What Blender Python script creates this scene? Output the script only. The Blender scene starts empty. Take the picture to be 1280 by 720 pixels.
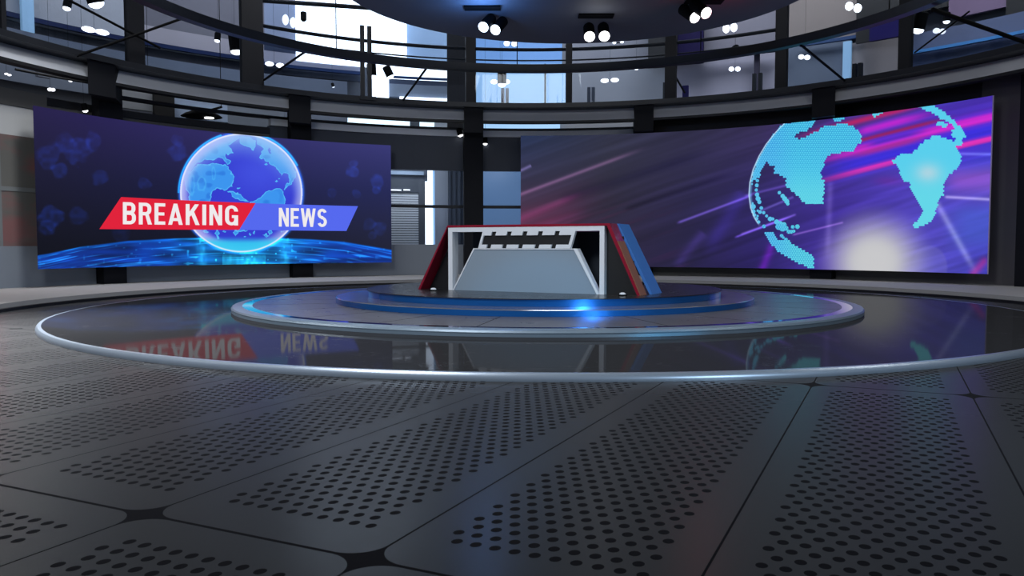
import bpy, bmesh, math, random
import numpy as np
from mathutils import Vector, Matrix
random.seed(4)
COL = bpy.context.scene.collection
SC = bpy.context.scene
rad = math.radians

# ------------------------------------------------------------------ camera geometry (world origin = centre of the round stage)
CAM = Vector((-0.4956, -12.7903, 1.0)); FPX = 1001.14; PITCH = rad(-3.0622)
def ray(x, y):
    u = (x - 640) / FPX; v = -(y - 360) / FPX
    return Vector((u, math.cos(PITCH) - v * math.sin(PITCH), math.sin(PITCH) + v * math.cos(PITCH)))
def aim(x, y, R):
    """azimuth (deg) and height where a bearing of the photograph meets the round wall of radius R"""
    d = ray(x, y); a = d.x ** 2 + d.y ** 2; b = 2 * (CAM.x * d.x + CAM.y * d.y); c = CAM.x ** 2 + CAM.y ** 2 - R * R
    k = (-b + math.sqrt(b * b - 4 * a * c)) / (2 * a); p = CAM + d * k
    return math.degrees(math.atan2(p.x, p.y)), p.z
def pol(R, az, z=0.0):
    return Vector((R * math.sin(rad(az)), R * math.cos(rad(az)), z))
def lin(c):
    return tuple(((v / 255) / 12.92 if v / 255 <= 0.04045 else ((v / 255 + 0.055) / 1.055) ** 2.4) for v in c)

# ------------------------------------------------------------------ materials
def mat(name, col, rough=0.5, metal=0.0, spec=0.5, emit=None, estr=1.0, coat=0.0, vary=0.0, vscale=3.0):
    m = bpy.data.materials.new(name); m.use_nodes = True
    b = m.node_tree.nodes['Principled BSDF']; nt = m.node_tree
    c = lin(col) if max(col) > 1 else col
    b.inputs['Base Color'].default_value = (*c, 1)
    b.inputs['Roughness'].default_value = rough; b.inputs['Metallic'].default_value = metal
    b.inputs['Specular IOR Level'].default_value = spec
    b.inputs['Coat Weight'].default_value = coat; b.inputs['Coat Roughness'].default_value = 0.05
    if emit is not None:
        e = lin(emit) if max(emit) > 1 else emit
        b.inputs['Emission Color'].default_value = (*e, 1); b.inputs['Emission Strength'].default_value = estr
    if vary > 0:
        tc = nt.nodes.new('ShaderNodeTexCoord'); n = nt.nodes.new('ShaderNodeTexNoise'); n.inputs['Scale'].default_value = vscale
        n.inputs['Detail'].default_value = 5; nt.links.new(tc.outputs['Object'], n.inputs['Vector'])
        mr = nt.nodes.new('ShaderNodeMapRange'); mr.inputs['To Min'].default_value = 1 - vary; mr.inputs['To Max'].default_value = 1 + vary
        nt.links.new(n.outputs['Fac'], mr.inputs['Value'])
        mx = nt.nodes.new('ShaderNodeVectorMath'); mx.operation = 'SCALE'; mx.inputs[0].default_value = c
        nt.links.new(mr.outputs['Result'], mx.inputs['Scale']); nt.links.new(mx.outputs['Vector'], b.inputs['Base Color'])
        mr2 = nt.nodes.new('ShaderNodeMapRange'); mr2.inputs['To Min'].default_value = max(0.02, rough - 0.08); mr2.inputs['To Max'].default_value = rough + 0.08
        nt.links.new(n.outputs['Fac'], mr2.inputs['Value']); nt.links.new(mr2.outputs['Result'], b.inputs['Roughness'])
    return m

class E:
    """tiny expression builder for shader math"""
    nt = None
    def __init__(s, sock): s.s = sock
    @staticmethod
    def op(o, *a):
        n = E.nt.nodes.new('ShaderNodeMath'); n.operation = o
        for i, v in enumerate(a):
            if isinstance(v, E): E.nt.links.new(v.s, n.inputs[i])
            else: n.inputs[i].default_value = v
        return E(n.outputs[0])
    def __add__(s, o): return E.op('ADD', s, o)
    def __sub__(s, o): return E.op('SUBTRACT', s, o)
    def __rsub__(s, o): return E.op('SUBTRACT', o, s)
    def __mul__(s, o): return E.op('MULTIPLY', s, o)
    def __truediv__(s, o): return E.op('DIVIDE', s, o)
    __radd__ = __add__; __rmul__ = __mul__
    def gt(s, o): return E.op('GREATER_THAN', s, o)
    def lt(s, o): return E.op('LESS_THAN', s, o)
    def mn(s, o): return E.op('MINIMUM', s, o)
    def mx(s, o): return E.op('MAXIMUM', s, o)
    def fr(s): return E.op('FRACT', s)
    def ab(s): return E.op('ABSOLUTE', s)
    def sq(s): return E.op('SQRT', s)

def muted_gloss(nt, col, rough, k, ior=1.45, normal=None):
    """matt base under a weak clear reflection"""
    b = nt.nodes['Principled BSDF']; out = [n for n in nt.nodes if n.type == 'OUTPUT_MATERIAL'][0]; nt.nodes.remove(b)
    d = nt.nodes.new('ShaderNodeBsdfDiffuse'); g = nt.nodes.new('ShaderNodeBsdfGlossy'); fr = nt.nodes.new('ShaderNodeFresnel'); fr.inputs['IOR'].default_value = ior
    mx = nt.nodes.new('ShaderNodeMixShader'); E.nt = nt; f = E(fr.outputs[0]) * k if not isinstance(k, E) else E(fr.outputs[0]) * k; nt.links.new(f.s, mx.inputs[0])
    nt.links.new(d.outputs[0], mx.inputs[1]); nt.links.new(g.outputs[0], mx.inputs[2]); nt.links.new(mx.outputs[0], out.inputs['Surface'])
    nt.links.new(col, d.inputs['Color']); nt.links.new(rough.s, g.inputs['Roughness']); g.inputs['Color'].default_value = (0.95, 0.97, 1, 1)
    if normal is not None: nt.links.new(normal, d.inputs['Normal']); nt.links.new(normal, g.inputs['Normal'])
def floor_material():
    m = bpy.data.materials.new('perforated_metal_floor'); m.use_nodes = True; nt = m.node_tree; E.nt = nt
    b = nt.nodes['Principled BSDF']
    tc = nt.nodes.new('ShaderNodeTexCoord'); sp = nt.nodes.new('ShaderNodeSeparateXYZ'); nt.links.new(tc.outputs['Object'], sp.inputs[0])
    X = E(sp.outputs[0]); Y = E(sp.outputs[1]); a = rad(25.4); c, s = math.cos(a), math.sin(a)
    P1 = X * c - Y * s; P2 = X * s + Y * c
    U = ((P1 - 2.548) / 0.9965).fr() * 0.9965
    V = ((P2 + 9.705) / 4.02).fr() * 4.02
    dU = U.mn(0.9965 - U); dV = V.mn(4.02 - V) - 0.004
    r = 0.13
    qx = (r - dU).mx(0); qy = (r - dV).mx(0)
    gap = ((qx * qx + qy * qy).sq() - r).gt(-0.0045)
    def lattice(u0, v0, lo, hi):
        fu = (((U - u0) / 0.0717 + 0.5).fr() - 0.5) * 0.0717
        fv = (((V - v0) / 0.154 + 0.5).fr() - 0.5) * 0.154
        d = (fu * fu * 1.15 + fv * fv * 0.8).sq()
        return d.lt(0.0205) * U.gt(lo) * U.lt(hi) * V.gt(0.215) * V.lt(3.84)
    holes = lattice(0.15, 0.029, 0.114, 0.831).mx(lattice(0.186, 0.106, 0.150, 0.867))
    dark = gap.mx(holes)
    n = nt.nodes.new('ShaderNodeTexNoise'); n.inputs['Scale'].default_value = 1.3; n.inputs['Detail'].default_value = 1
    nt.links.new(tc.outputs['Object'], n.inputs['Vector'])
    k = E(n.outputs['Fac'])
    mix = nt.nodes.new('ShaderNodeMix'); mix.data_type = 'RGBA'
    mix.inputs['A'].default_value = (0.037, 0.039, 0.042, 1); mix.inputs['B'].default_value = (0.006, 0.006, 0.008, 1)
    nt.links.new(dark.s, mix.inputs['Factor'])
    ro = dark * 0.5 + 0.26
    bp = nt.nodes.new('ShaderNodeBump'); bp.inputs['Strength'].default_value = 0.25; bp.inputs['Distance'].default_value = 0.004
    h = 1 - dark; nt.links.new(h.s, bp.inputs['Height'])
    kk = 0.3 - dark * 0.26
    muted_gloss(nt, mix.outputs['Result'], ro, kk, 1.45, bp.outputs['Normal'])
    return m

def stage_gloss():
    m = bpy.data.materials.new('polished_dark_stage'); m.use_nodes = True; nt = m.node_tree; E.nt = nt
    b = nt.nodes['Principled BSDF']
    tc = nt.nodes.new('ShaderNodeTexCoord')
    n = nt.nodes.new('ShaderNodeTexNoise'); n.inputs['Scale'].default_value = 1.6; n.inputs['Detail'].default_value = 10; n.inputs['Roughness'].default_value = 0.7
    nt.links.new(tc.outputs['Object'], n.inputs['Vector'])
    v = nt.nodes.new('ShaderNodeTexVoronoi'); v.feature = 'DISTANCE_TO_EDGE'; v.inputs['Scale'].default_value = 5.0
    n2 = nt.nodes.new('ShaderNodeTexNoise'); n2.inputs['Scale'].default_value = 9; n2.inputs['Detail'].default_value = 4
    nt.links.new(tc.outputs['Object'], n2.inputs['Vector'])
    va = nt.nodes.new('ShaderNodeVectorMath'); va.operation = 'MULTIPLY_ADD'; va.inputs[1].default_value = (0.5, 0.5, 0)
    nt.links.new(n2.outputs['Color'], va.inputs[0]); nt.links.new(tc.outputs['Object'], va.inputs[2]); nt.links.new(va.outputs[0], v.inputs['Vector'])
    scratch = E(v.outputs['Distance']).lt(0.008) * E(n.outputs['Fac']).gt(0.56)
    mix = nt.nodes.new('ShaderNodeMix'); mix.data_type = 'RGBA'
    mix.inputs['A'].default_value = (0.030, 0.031, 0.034, 1); mix.inputs['B'].default_value = (0.10, 0.10, 0.11, 1)
    f = scratch * 0.45; nt.links.new(f.s, mix.inputs['Factor'])
    ro = E(n.outputs['Fac']) * 0.08 + 0.0 + scratch * 0.2
    muted_gloss(nt, mix.outputs['Result'], ro, 0.21)
    return m

def glass_mat(tint=(0.82, 0.86, 0.92), gloss=0.10):
    m = bpy.data.materials.new('clear_glass'); m.use_nodes = True; nt = m.node_tree
    for n in list(nt.nodes): nt.nodes.remove(n)
    o = nt.nodes.new('ShaderNodeOutputMaterial'); t = nt.nodes.new('ShaderNodeBsdfTransparent'); g = nt.nodes.new('ShaderNodeBsdfGlossy')
    g.inputs['Roughness'].default_value = 0.02; t.inputs['Color'].default_value = (*tint, 1)
    mx = nt.nodes.new('ShaderNodeMixShader'); fr = nt.nodes.new('ShaderNodeFresnel'); fr.inputs['IOR'].default_value = 1.35
    nt.links.new(fr.outputs[0], mx.inputs[0]); nt.links.new(t.outputs[0], mx.inputs[1]); nt.links.new(g.outputs[0], mx.inputs[2])
    nt.links.new(mx.outputs[0], o.inputs['Surface'])
    return m

M = dict(
    steel=mat('dark_steel', (19, 22, 28), 0.45, 0.0, 0.4, vary=0.1),
    black=mat('black_paint', (13, 14, 17), 0.5, vary=0.1),
    pillar=mat('pillar_paint', (16, 18, 24), 0.65, spec=0.2, vary=0.08),
    fascia=mat('fascia_panel', (196, 200, 208), 0.6, vary=0.08, vscale=1.2),
    ledge=mat('ledge_stone', (158, 158, 158), 0.7, spec=0.2, vary=0.05, vscale=1.5),
    wall=mat('grey_wall', (122, 130, 140), 0.5, vary=0.06, vscale=0.6),
    header=mat('header_wall', (54, 60, 72), 0.55, vary=0.08, vscale=0.8),
    darkwall=mat('dark_wall', (78, 78, 78), 0.55, vary=0.08, vscale=0.8),
    ceil=mat('ceiling_paint', (100, 104, 114), 0.7, vary=0.05),
    rim=mat('brushed_rim', (158, 172, 188), 0.32, 0.5),
    rim2=mat('inner_rim', (118, 136, 152), 0.35, 0.3, vary=0.05, vscale=8),
    mirror=mat('mirror_inlay', (112, 92, 190), 0.04, 1.0),
    tile=mat('grey_tile', (92, 90, 92), 0.3, 0.0, 0.5, vary=0.05, vscale=4),
    groove=mat('groove_black', (12, 12, 14), 0.8),
    lowtop=mat('glossy_grey_top', (150, 150, 156), 0.16, 0.6, vary=0.04),
    blueside=mat('blue_gloss_side', (28, 104, 185), 0.22, 0.55, vary=0.0),
    podtop=mat('podium_top', (34, 35, 38), 0.25, vary=0.08),
    white=mat('white_lacquer', (228, 234, 242), 0.35),
    grey=mat('grey_front', (142, 158, 174), 0.3),
    slot=mat('dark_slot', (26, 28, 31), 0.4),
    red=mat('red_lacquer', (142, 6, 42), 0.25, 0.0, 0.5, coat=0.3),
    brown=mat('copper_brown', (140, 92, 68), 0.6, vary=0.05),
    blue=mat('blue_lacquer', (52, 116, 196), 0.5),
    lens=mat('lamp_lens', (240, 240, 240), 0.3, emit=(1.0, 1.0, 1.0), estr=4.0),
    lens_dim=mat('lamp_lens_soft', (240, 240, 240), 0.3, emit=(0.9, 0.92, 1.0), estr=1.3),
    can=mat('lamp_housing', (9, 10, 12), 0.8, spec=0.1),
    sky=mat('daylight_window', (200, 220, 240), 0.4, emit=(0.9, 0.95, 1.0), estr=2.4),
    sky_blue=mat('pale_blue_window', (100, 130, 160), 0.4, emit=(150, 190, 228), estr=1.0),
    sky_blue2=mat('blue_dusk_window', (80, 110, 150), 0.4, emit=(105, 148, 202), estr=1.0),
    sky_pale=mat('icy_window', (200, 220, 240), 0.4, emit=(205, 238, 250), estr=1.15),
    bluepane=mat('blue_back_panel', (70, 95, 125), 0.4, emit=(84, 112, 146), estr=0.9),
    tube=mat('tube_light', (120, 150, 180), 0.4, emit=(135, 178, 210), estr=0.6),
    glass=glass_mat(),
    shutter=mat('shutter_slats', (178, 184, 190), 0.5),
)
floor_m = floor_material(); stage_m = stage_gloss()
def wallcol(c, k=1.0):
    key = 'panel_%d_%d_%d' % c
    if key not in M: M[key] = mat(key, tuple(min(225, v * 1.25 * k) for v in c), 0.75, spec=0.08, vary=0.06, vscale=0.7)
    return M[key]

# ------------------------------------------------------------------ mesh builders
class MB:
    def __init__(s): s.v = []; s.f = []; s.mi = []
    def add(s, vs, fs, mi=0):
        o = len(s.v); s.v += [tuple(v) for v in vs]; s.f += [tuple(i + o for i in f) for f in fs]; s.mi += [mi] * len(fs); return s
    def box(s, x0, x1, y0, y1, z0, z1, mi=0, T=None):
        vs = [Vector((x, y, z)) for z in (z0, z1) for y in (y0, y1) for x in (x0, x1)]
        if T: vs = [T @ v for v in vs]
        return s.add(vs, [(0, 2, 3, 1), (4, 5, 7, 6), (0, 1, 5, 4), (2, 6, 7, 3), (0, 4, 6, 2), (1, 3, 7, 5)], mi)
    def prism(s, poly, y0, y1, mi=0, T=None):
        """polygon in local x,z (counter-clockwise seen from -y) extruded from y0 to y1"""
        n = len(poly); vs = [Vector((x, y0, z)) for x, z in poly] + [Vector((x, y1, z)) for x, z in poly]
        if T: vs = [T @ v for v in vs]
        return s.add(vs, [tuple(range(n)), tuple(range(2 * n - 1, n - 1, -1))] + [(i, i + n, (i + 1) % n + n, (i + 1) % n) for i in range(n)], mi)
    def arc(s, R0, R1, z0, z1, a0, a1, mi=0, step=1.5):
        n = max(1, int(math.ceil((a1 - a0) / step))); vs = []
        for i in range(n + 1):
            a = a0 + (a1 - a0) * i / n
            vs += [pol(R0, a, z0), pol(R1, a, z0), pol(R1, a, z1), pol(R0, a, z1)]
        fs = [(0, 1, 2, 3), tuple(4 * n + k for k in (3, 2, 1, 0))]
        for i in range(n):
            b = 4 * i; c = b + 4
            for k in range(4): fs.append((b + k, c + k, c + (k + 1) % 4, b + (k + 1) % 4))
        return s.add(vs, fs, mi)
    def arcprof(s, prof, a0, a1, mi=0, step=1.5):
        """closed (R, z) outline swept round the stage axis"""
        n = max(1, int(math.ceil((a1 - a0) / step))); m = len(prof); vs = []
        for i in range(n + 1):
            a = a0 + (a1 - a0) * i / n; vs += [pol(r, a, z) for r, z in prof]
        fs = [tuple(range(m)), tuple(m * n + k for k in range(m - 1, -1, -1))]
        for i in range(n):
            for k in range(m): q = (k + 1) % m; fs.append((i * m + k, (i + 1) * m + k, (i + 1) * m + q, i * m + q))
        return s.add(vs, fs, mi)
    def lathe(s, prof, n=192, mi=0, closed=True, c=(0, 0, 0), T=None):
        vs = []; m = len(prof)
        for i in range(n):
            a = 2 * math.pi * i / n
            for r, z in prof: vs.append(Vector((c[0] + r * math.sin(a), c[1] + r * math.cos(a), c[2] + z)))
        if T: vs = [T @ v for v in vs]
        fs = []
        for i in range(n):
            j = (i + 1) % n
            for k in range(m if closed else m - 1):
                q = (k + 1) % m; fs.append((i * m + k, i * m + q, j * m + q, j * m + k))
        if not closed:
            fs.append(tuple(i * m for i in range(n))); fs.append(tuple(i * m + m - 1 for i in range(n - 1, -1, -1)))
        return s.add(vs, fs, mi)
    def rod(s, p, q, r, n=10, mi=0, r2=None):
        p = Vector(p); q = Vector(q); d = (q - p).normalized(); a = d.orthogonal().normalized(); b = d.cross(a); r2 = r if r2 is None else r2
        vs = [p + (a * math.cos(t) + b * math.sin(t)) * r for t in [2 * math.pi * i / n for i in range(n)]] + \
             [q + (a * math.cos(t) + b * math.sin(t)) * r2 for t in [2 * math.pi * i / n for i in range(n)]]
        return s.add(vs, [tuple(range(n - 1, -1, -1)), tuple(range(n, 2 * n))] + [(i, (i + 1) % n, (i + 1) % n + n, i + n) for i in range(n)], mi)
    def build(s, name, mats, parent=None, smooth=False, fix=True):
        me = bpy.data.meshes.new(name); me.from_pydata(s.v, [], s.f); me.update()
        for m in (mats if isinstance(mats, (list, tuple)) else [mats]): me.materials.append(M[m] if isinstance(m, str) else m)
        me.polygons.foreach_set('material_index', s.mi)
        if fix:
            bm = bmesh.new(); bm.from_mesh(me); bmesh.ops.recalc_face_normals(bm, faces=bm.faces); bm.to_mesh(me); bm.free()
        if smooth:
            me.polygons.foreach_set('use_smooth', [True] * len(me.polygons))
            try: me.set_sharp_from_angle(angle=rad(35))
            except Exception: pass
        o = bpy.data.objects.new(name, me); COL.objects.link(o)
        if parent is not None: o.parent = parent
        return o
def empty(name, loc=(0, 0, 0), rz=0.0, label=None, cat=None, group=None):
    o = bpy.data.objects.new(name, None); COL.objects.link(o); o.location = loc; o.rotation_euler = (0, 0, rz); o.empty_display_size = 0.1
    return tag(o, label, cat, group)
def tag(o, label=None, cat=None, group=None, kind=None):
    if label: o['label'] = label
    if cat: o['category'] = cat
    if group: o['group'] = group
    if kind: o['kind'] = kind
    return o
def struct(o): o['kind'] = 'structure'; return o
def copy_tree(o, parent=None):
    c = o.copy(); COL.objects.link(c)
    if parent is not None: c.parent = parent
    for ch in [x for x in bpy.data.objects if x.parent == o]: copy_tree(ch, c)
    return c

# ------------------------------------------------------------------ floor and stage discs
struct(MB().lathe([(17.2, 0), (17.2, -0.2), (0.001, -0.2), (0.001, 0)], 96).build('floor', floor_m))
struct(MB().arc(8.2, 11.36, 0.0, 0.122, -112, 112).build('trim_1', 'ledge'))     # light ring step round the stage
struct(MB().arc(8.12, 8.2, 0.0, 0.05, -112, 112).build('trim_shadow_line', 'black'))  # black strip standing in for the shadow line under the ring step

t = empty('stage_disc', (0, 0, 0), label='wide low circular stage with polished near-black top and bright metal rim, lying on perforated floor', cat='stage')
MB().lathe([(0.001, 0.0), (6.93, 0.0), (6.93, 0.0628), (0.001, 0.0628)], 192).build('polished_deck', stage_m, t)
tag(MB().lathe([(6.93, 0.0), (6.99, 0.0), (6.992, 0.02), (6.985, 0.045), (6.968, 0.062), (6.935, 0.0635), (6.93, 0.0625)], 256).build('metal_rim', 'rim', t, True), 'bright blue-white metal rim')

t = empty('stage_riser', (0, 0, 0.064), label='grey tiled circular riser with radial joints and mirror inlay ring, on the polished stage', cat='stage')
MB().lathe([(0.001, 0.0), (4.712, 0.0), (4.712, 0.03), (0.001, 0.03)], 256).build('base_plate', 'rim2', t)
MB().lathe([(0.001, 0.03), (4.425, 0.03), (4.425, 0.076), (0.001, 0.076)], 192).build('tiled_deck', 'tile', t)
for a in [-2 + sg * q for q in (13.3, 28.4, 44, 60, 75, 90, 105, 120, 136, 151, 166) for sg in (-1, 1)]:
    T = Matrix.Rotation(rad(-a), 4, 'Z')
    MB().box(-0.007, 0.007, -4.42, -3.25, 0.073, 0.0768, T=T).build('radial_joint', 'groove', t)
tag(MB().lathe([(4.425, 0.03), (4.562, 0.03), (4.562, 0.0755), (4.425, 0.0755)], 192).build('mirror_inlay', 'mirror', t), 'mirror-bright inlay ring')
MB().lathe([(4.562, 0.03), (4.71, 0.03), (4.715, 0.045), (4.70, 0.066), (4.665, 0.077), (4.562, 0.077)], 256).build('rounded_rim', 'rim2', t, True)

t = empty('step_disc', (0, 0, 0.1415), label='low glossy grey disc with blue edge, between tiled riser and desk podium', cat='stage')
MB().lathe([(0.001, 0.0), (3.24, 0.0), (3.24, 0.074), (0.001, 0.074)], 192).build('blue_edge', 'blueside', t, True)
MB().lathe([(0.001, 0.074), (3.236, 0.074), (3.228, 0.083), (0.001, 0.083)], 192).build('glossy_top', 'lowtop', t, True)
t = empty('desk_podium', (0, 0, 0.2255), label='dark-topped round podium with glossy blue side carrying the news desk', cat='podium')
MB().lathe([(0.001, 0.0), (2.75, 0.0), (2.75, 0.085), (2.75, 0.09), (0.001, 0.09)], 192).build('blue_edge', 'blueside', t, True)
MB().lathe([(0.001, 0.09), (2.775, 0.09), (2.775, 0.1), (0.001, 0.1)], 192).build('dark_top', 'podtop', t)

# ------------------------------------------------------------------ news desk
ZD = 0.326
desk = empty('news_desk', (-0.3465, -1.3065, ZD), rad(-27.09), 'white portal-fronted news desk with red slanted shell and blue slanted end fin', 'desk')
W = 1.244; H = 0.935
b = MB(); b.prism([(-W, 0), (-W + 0.072, 0), (-W + 0.072, H - 0.064), (W - 0.068, H - 0.064), (W - 0.068, 0), (W, 0), (W, H), (-W, H)], 0.0, 0.17)
tag(b.build('portal_frame', 'white', desk), 'white portal frame of the desk front')
b = MB()   # red shell: sloped legs and thin top, in one plate bent round the portal
b.prism([(-1.786, 0), (-1.745, 0), (-W - 0.01, H + 0.003), (W + 0.035, H + 0.003), (1.715, 0), (1.752, 0), (W + 0.075, H + 0.035), (-W - 0.01, H + 0.035)], -0.004, 0.29)
tag(b.build('red_shell', 'red', desk), 'red lacquered sloping shell')
def lerp(a, c, t): return a + (c - a) * t
def outer(t): return lerp(W + 0.075, 1.752, t), lerp(H + 0.035, 0, t)
x0, z0 = outer(0.25); x1, z1 = outer(1.0)
b = MB(); b.prism([(x0 + 0.001, z0), (x1 + 0.001, z1), (x1 + 0.012, z1), (x0 + 0.012, z0)], 0.004, 0.27)
tag(b.build('brown_facing', 'brown', desk), 'coppery brown facing on the lower right slope')
b = MB(); b.prism([(1.283, H + 0.036), (1.787, 0), (1.83, 0), (1.335, H + 0.036)], 0.315, 0.76)
tag(b.build('blue_fin', 'blue', desk), 'blue slanted end fin')
for q in (0.2, 0.55, 0.85):
    xa, za = outer(q); MB().box(xa - 0.03, xa + 0.01, 0.30, 0.36, za - 0.02, za + 0.02).build('fin_bracket', 'slot', desk)
b = MB(); b.prism([(-1.74, 0), (-W, 0), (-W, H - 0.03)], 0.25, 0.28); b.build('side_infill', 'slot', desk); b = MB(); b.prism([(W, 0), (1.71, 0), (W + 0.03, H - 0.02), (W, H - 0.02)], 0.10, 0.13)
b.build('side_infill', 'slot', desk)
MB().prism([(-W + 0.072, 0), (W - 0.068, 0), (W - 0.068, H - 0.064), (-W + 0.072, H - 0.064)], 0.62, 0.66).build('back_panel', wallcol((52, 58, 66)), desk)
MB().box(-W - 0.02, W + 0.03, 0.171, 0.66, H - 0.03, H + 0.002).build('counter_top', 'slot', desk)
zt = 0.627
b = MB(); b.prism([(-1.150, 0), (1.135, 0), (0.795, zt - 0.014), (-0.795, zt - 0.014)], 0.012, 0.10)
tag(b.build('front_panel', 'grey', desk), 'blue-grey tapering front panel')
b = MB()
b.prism([(-1.168, 0), (-1.150, 0), (-0.795, zt - 0.014), (-0.811, zt)], 0.0, 0.11)
b.prism([(-0.811, zt), (-0.795, zt - 0.014), (0.795, zt - 0.014), (0.802, zt)], 0.0, 0.11)
b.prism([(1.135, 0), (1.172, 0), (0.845, zt), (0.795, zt), (0.795, zt - 0.014)], 0.0, 0.11)
b.build('panel_border', 'white', desk)
# ladder-like white band above the panel, leaning right
def lean(s, z): return s + (z - 0.633) / (0.870 - 0.633) * 0.075
za, zb = 0.629, 0.871
def quad(s0, s1, z_0, z_1): return [(lean(s0, z_0), z_0), (lean(s1, z_0), z_0), (lean(s1, z_1), z_1), (lean(s0, z_1), z_1)]
b = MB()
b.prism(quad(-0.728, -0.692, za, zb), 0.0, 0.06); b.prism(quad(0.700, 0.744, za, zb), 0.0, 0.06)
def strip(z_0, z_1, ticks):
    e = [-0.692] + [v for c in ticks for v in (c - 0.036, c + 0.036)] + [0.700]
    for i in range(0, len(e), 2): b.prism(quad(e[i], e[i + 1], z_0, z_1), 0.0, 0.06)
strip(0.815, zb, [-0.535, -0.282, -0.030, 0.214, 0.474]); strip(za, 0.682, [-0.558, -0.301, -0.042, 0.218, 0.479])
tag(b.build('ladder_band', 'white', desk), 'white notched band leaning right')
MB().prism(quad(-0.70, 0.71, za + 0.002, zb - 0.002), 0.03, 0.09).build('slot_panel', 'slot', desk)

def dome(loc, label):  # white domes added in place of tiny glints beside the desk
    t = empty('floor_glint', loc, label=label, cat='glint', group='small white glints at the foot of the news desk')
    MB().lathe([(0.001, 0.0), (0.06, 0.0), (0.055, 0.018), (0.001, 0.022)], 24).build('base', 'can', t, True)
    MB().lathe([(0.001, 0.02), (0.045, 0.018), (0.038, 0.034), (0.02, 0.043), (0.001, 0.045)], 24).build('lens', 'white', t, True)
dome((-1.66, -0.95, ZD), 'tiny white dome standing in for a glint at the left foot of the desk')
dome((0.98, -2.12, ZD), 'tiny white dome standing in for a glint at the right foot of the desk')

# ------------------------------------------------------------------ ring walls, beams, pillars
A0, A1 = -104, 104
struct(MB().arc(10.36, 10.9, 4.93, 5.06, A0, A1).build('trim_3', 'steel'))          # dark gallery beam
struct(MB().arcprof([(10.53, 4.575), (10.86, 4.575), (10.95, 4.93), (10.84, 4.93)], A0, A1).build('trim_4', 'fascia'))       # light fascia below it
struct(MB().arc(10.50, 10.75, 4.51, 4.575, A0, A1).build('trim_5', 'black'))       # dark lip
struct(MB().arc(10.9, 12.0, 4.86, 5.02, A0, A1).build('trim_6', 'header'))         # walkway slab behind it
struct(MB().arc(11.32, 11.5, 4.22, 4.40, -38, 17.5).build('trim_7', 'fascia'))     # light band at top of back wall
struct(MB().arc(11.30, 11.5, 4.40, 4.47, -60, 17.5).build('trim_8', 'black'))
struct(MB().arc(11.42, 11.6, 3.22, 4.22, -38, 17.5).build('wall_header', 'header'))
struct(MB().arc(11.36, 11.6, 0.0, 1.02, -66.5, -1.0).build('wall_back', 'wall'))
struct(MB().arc(11.36, 11.6, 0.0, 1.02, -1.0, 62).build('wall_back_right', 'darkwall'))
struct(MB().arc(11.45, 11.6, 1.02, 4.0, -66.5, -20.6).build('wall_behind_left', 'darkwall'))
struct(MB().arc(11.40, 11.6, 4.0, 4.16, -66.5, -38).build('trim_9', 'black'))
struct(MB().arc(11.44, 11.6, 1.02, 4.2, -1.0, 17.5).build('wall_behind_right', 'darkwall'))
struct(MB().arc(11.40, 11.6, 1.02, 4.86, 17.5, 62).build('wall_behind_right', 'black'))
struct(MB().arc(11.34, 11.6, 0.0, 4.86, 62, A1).build('wall_right', 'darkwall'))
MBr = MB().arc(11.40, 11.48, 2.10, 2.19, -21, -1); struct(MBr.build('trim_10', 'steel'))
for i, (a, b_) in enumerate([(-20.9, -8.6), (-8.2, -1.1)]):
    struct(MB().arc(11.5, 11.512, 1.02, 3.22, a, b_).build('window_%d' % (i + 1), 'glass'))

# left wall: glossy panel bay beside the left screen
struct(MB().arc(11.36, 11.6, 0.0, 0.98, A0, -66.5).build('wall_left', 'wall'))
struct(MB().arc(11.40, 11.6, 3.86, 4.2, A0, -66.5).build('trim_11', 'darkwall'))
def red_panel():  # red noise in the base colour imitates a red reflection on the wall
    m = mat('grey_panel_red_reflection', (120, 120, 122), 0.25); nt = m.node_tree; E.nt = nt; b = nt.nodes['Principled BSDF']
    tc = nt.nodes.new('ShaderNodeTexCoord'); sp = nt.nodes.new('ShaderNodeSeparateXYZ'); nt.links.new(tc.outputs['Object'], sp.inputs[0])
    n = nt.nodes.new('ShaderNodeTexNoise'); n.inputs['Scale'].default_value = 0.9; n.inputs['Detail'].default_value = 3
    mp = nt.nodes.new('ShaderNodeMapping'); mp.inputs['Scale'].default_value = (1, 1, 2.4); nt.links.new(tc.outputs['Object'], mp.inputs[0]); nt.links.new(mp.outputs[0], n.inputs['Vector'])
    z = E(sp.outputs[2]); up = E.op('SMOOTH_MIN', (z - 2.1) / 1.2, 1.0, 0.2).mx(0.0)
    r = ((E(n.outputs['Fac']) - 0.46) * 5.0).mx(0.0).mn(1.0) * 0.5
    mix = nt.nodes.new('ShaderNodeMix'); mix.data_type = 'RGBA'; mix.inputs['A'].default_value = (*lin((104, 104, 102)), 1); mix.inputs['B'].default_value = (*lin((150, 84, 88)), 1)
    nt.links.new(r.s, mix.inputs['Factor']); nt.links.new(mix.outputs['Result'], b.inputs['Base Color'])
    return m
t = empty('wall_panel_bay', (0, 0, 0), label='tall grey panelled wall bay with faint painted red reflection, left of the globe screen', cat='wall panel')
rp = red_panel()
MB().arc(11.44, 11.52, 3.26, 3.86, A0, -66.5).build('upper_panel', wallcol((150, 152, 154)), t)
MB().arc(11.44, 11.52, 2.20, 3.26, -72.0, -66.5).build('red_reflection_panel', rp, t)
MB().arc(11.44, 11.52, 0.98, 2.11, -72.0, -66.5).build('red_reflection_panel', rp, t)
MB().arc(11.42, 11.52, 2.11, 2.20, A0, -66.5).build('cross_rail', wallcol((92, 96, 98)), t)
MB().arc(11.40, 11.52, 0.98, 3.26, -72.35, -72.0).build('upright', wallcol((92, 96, 98)), t)
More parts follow.
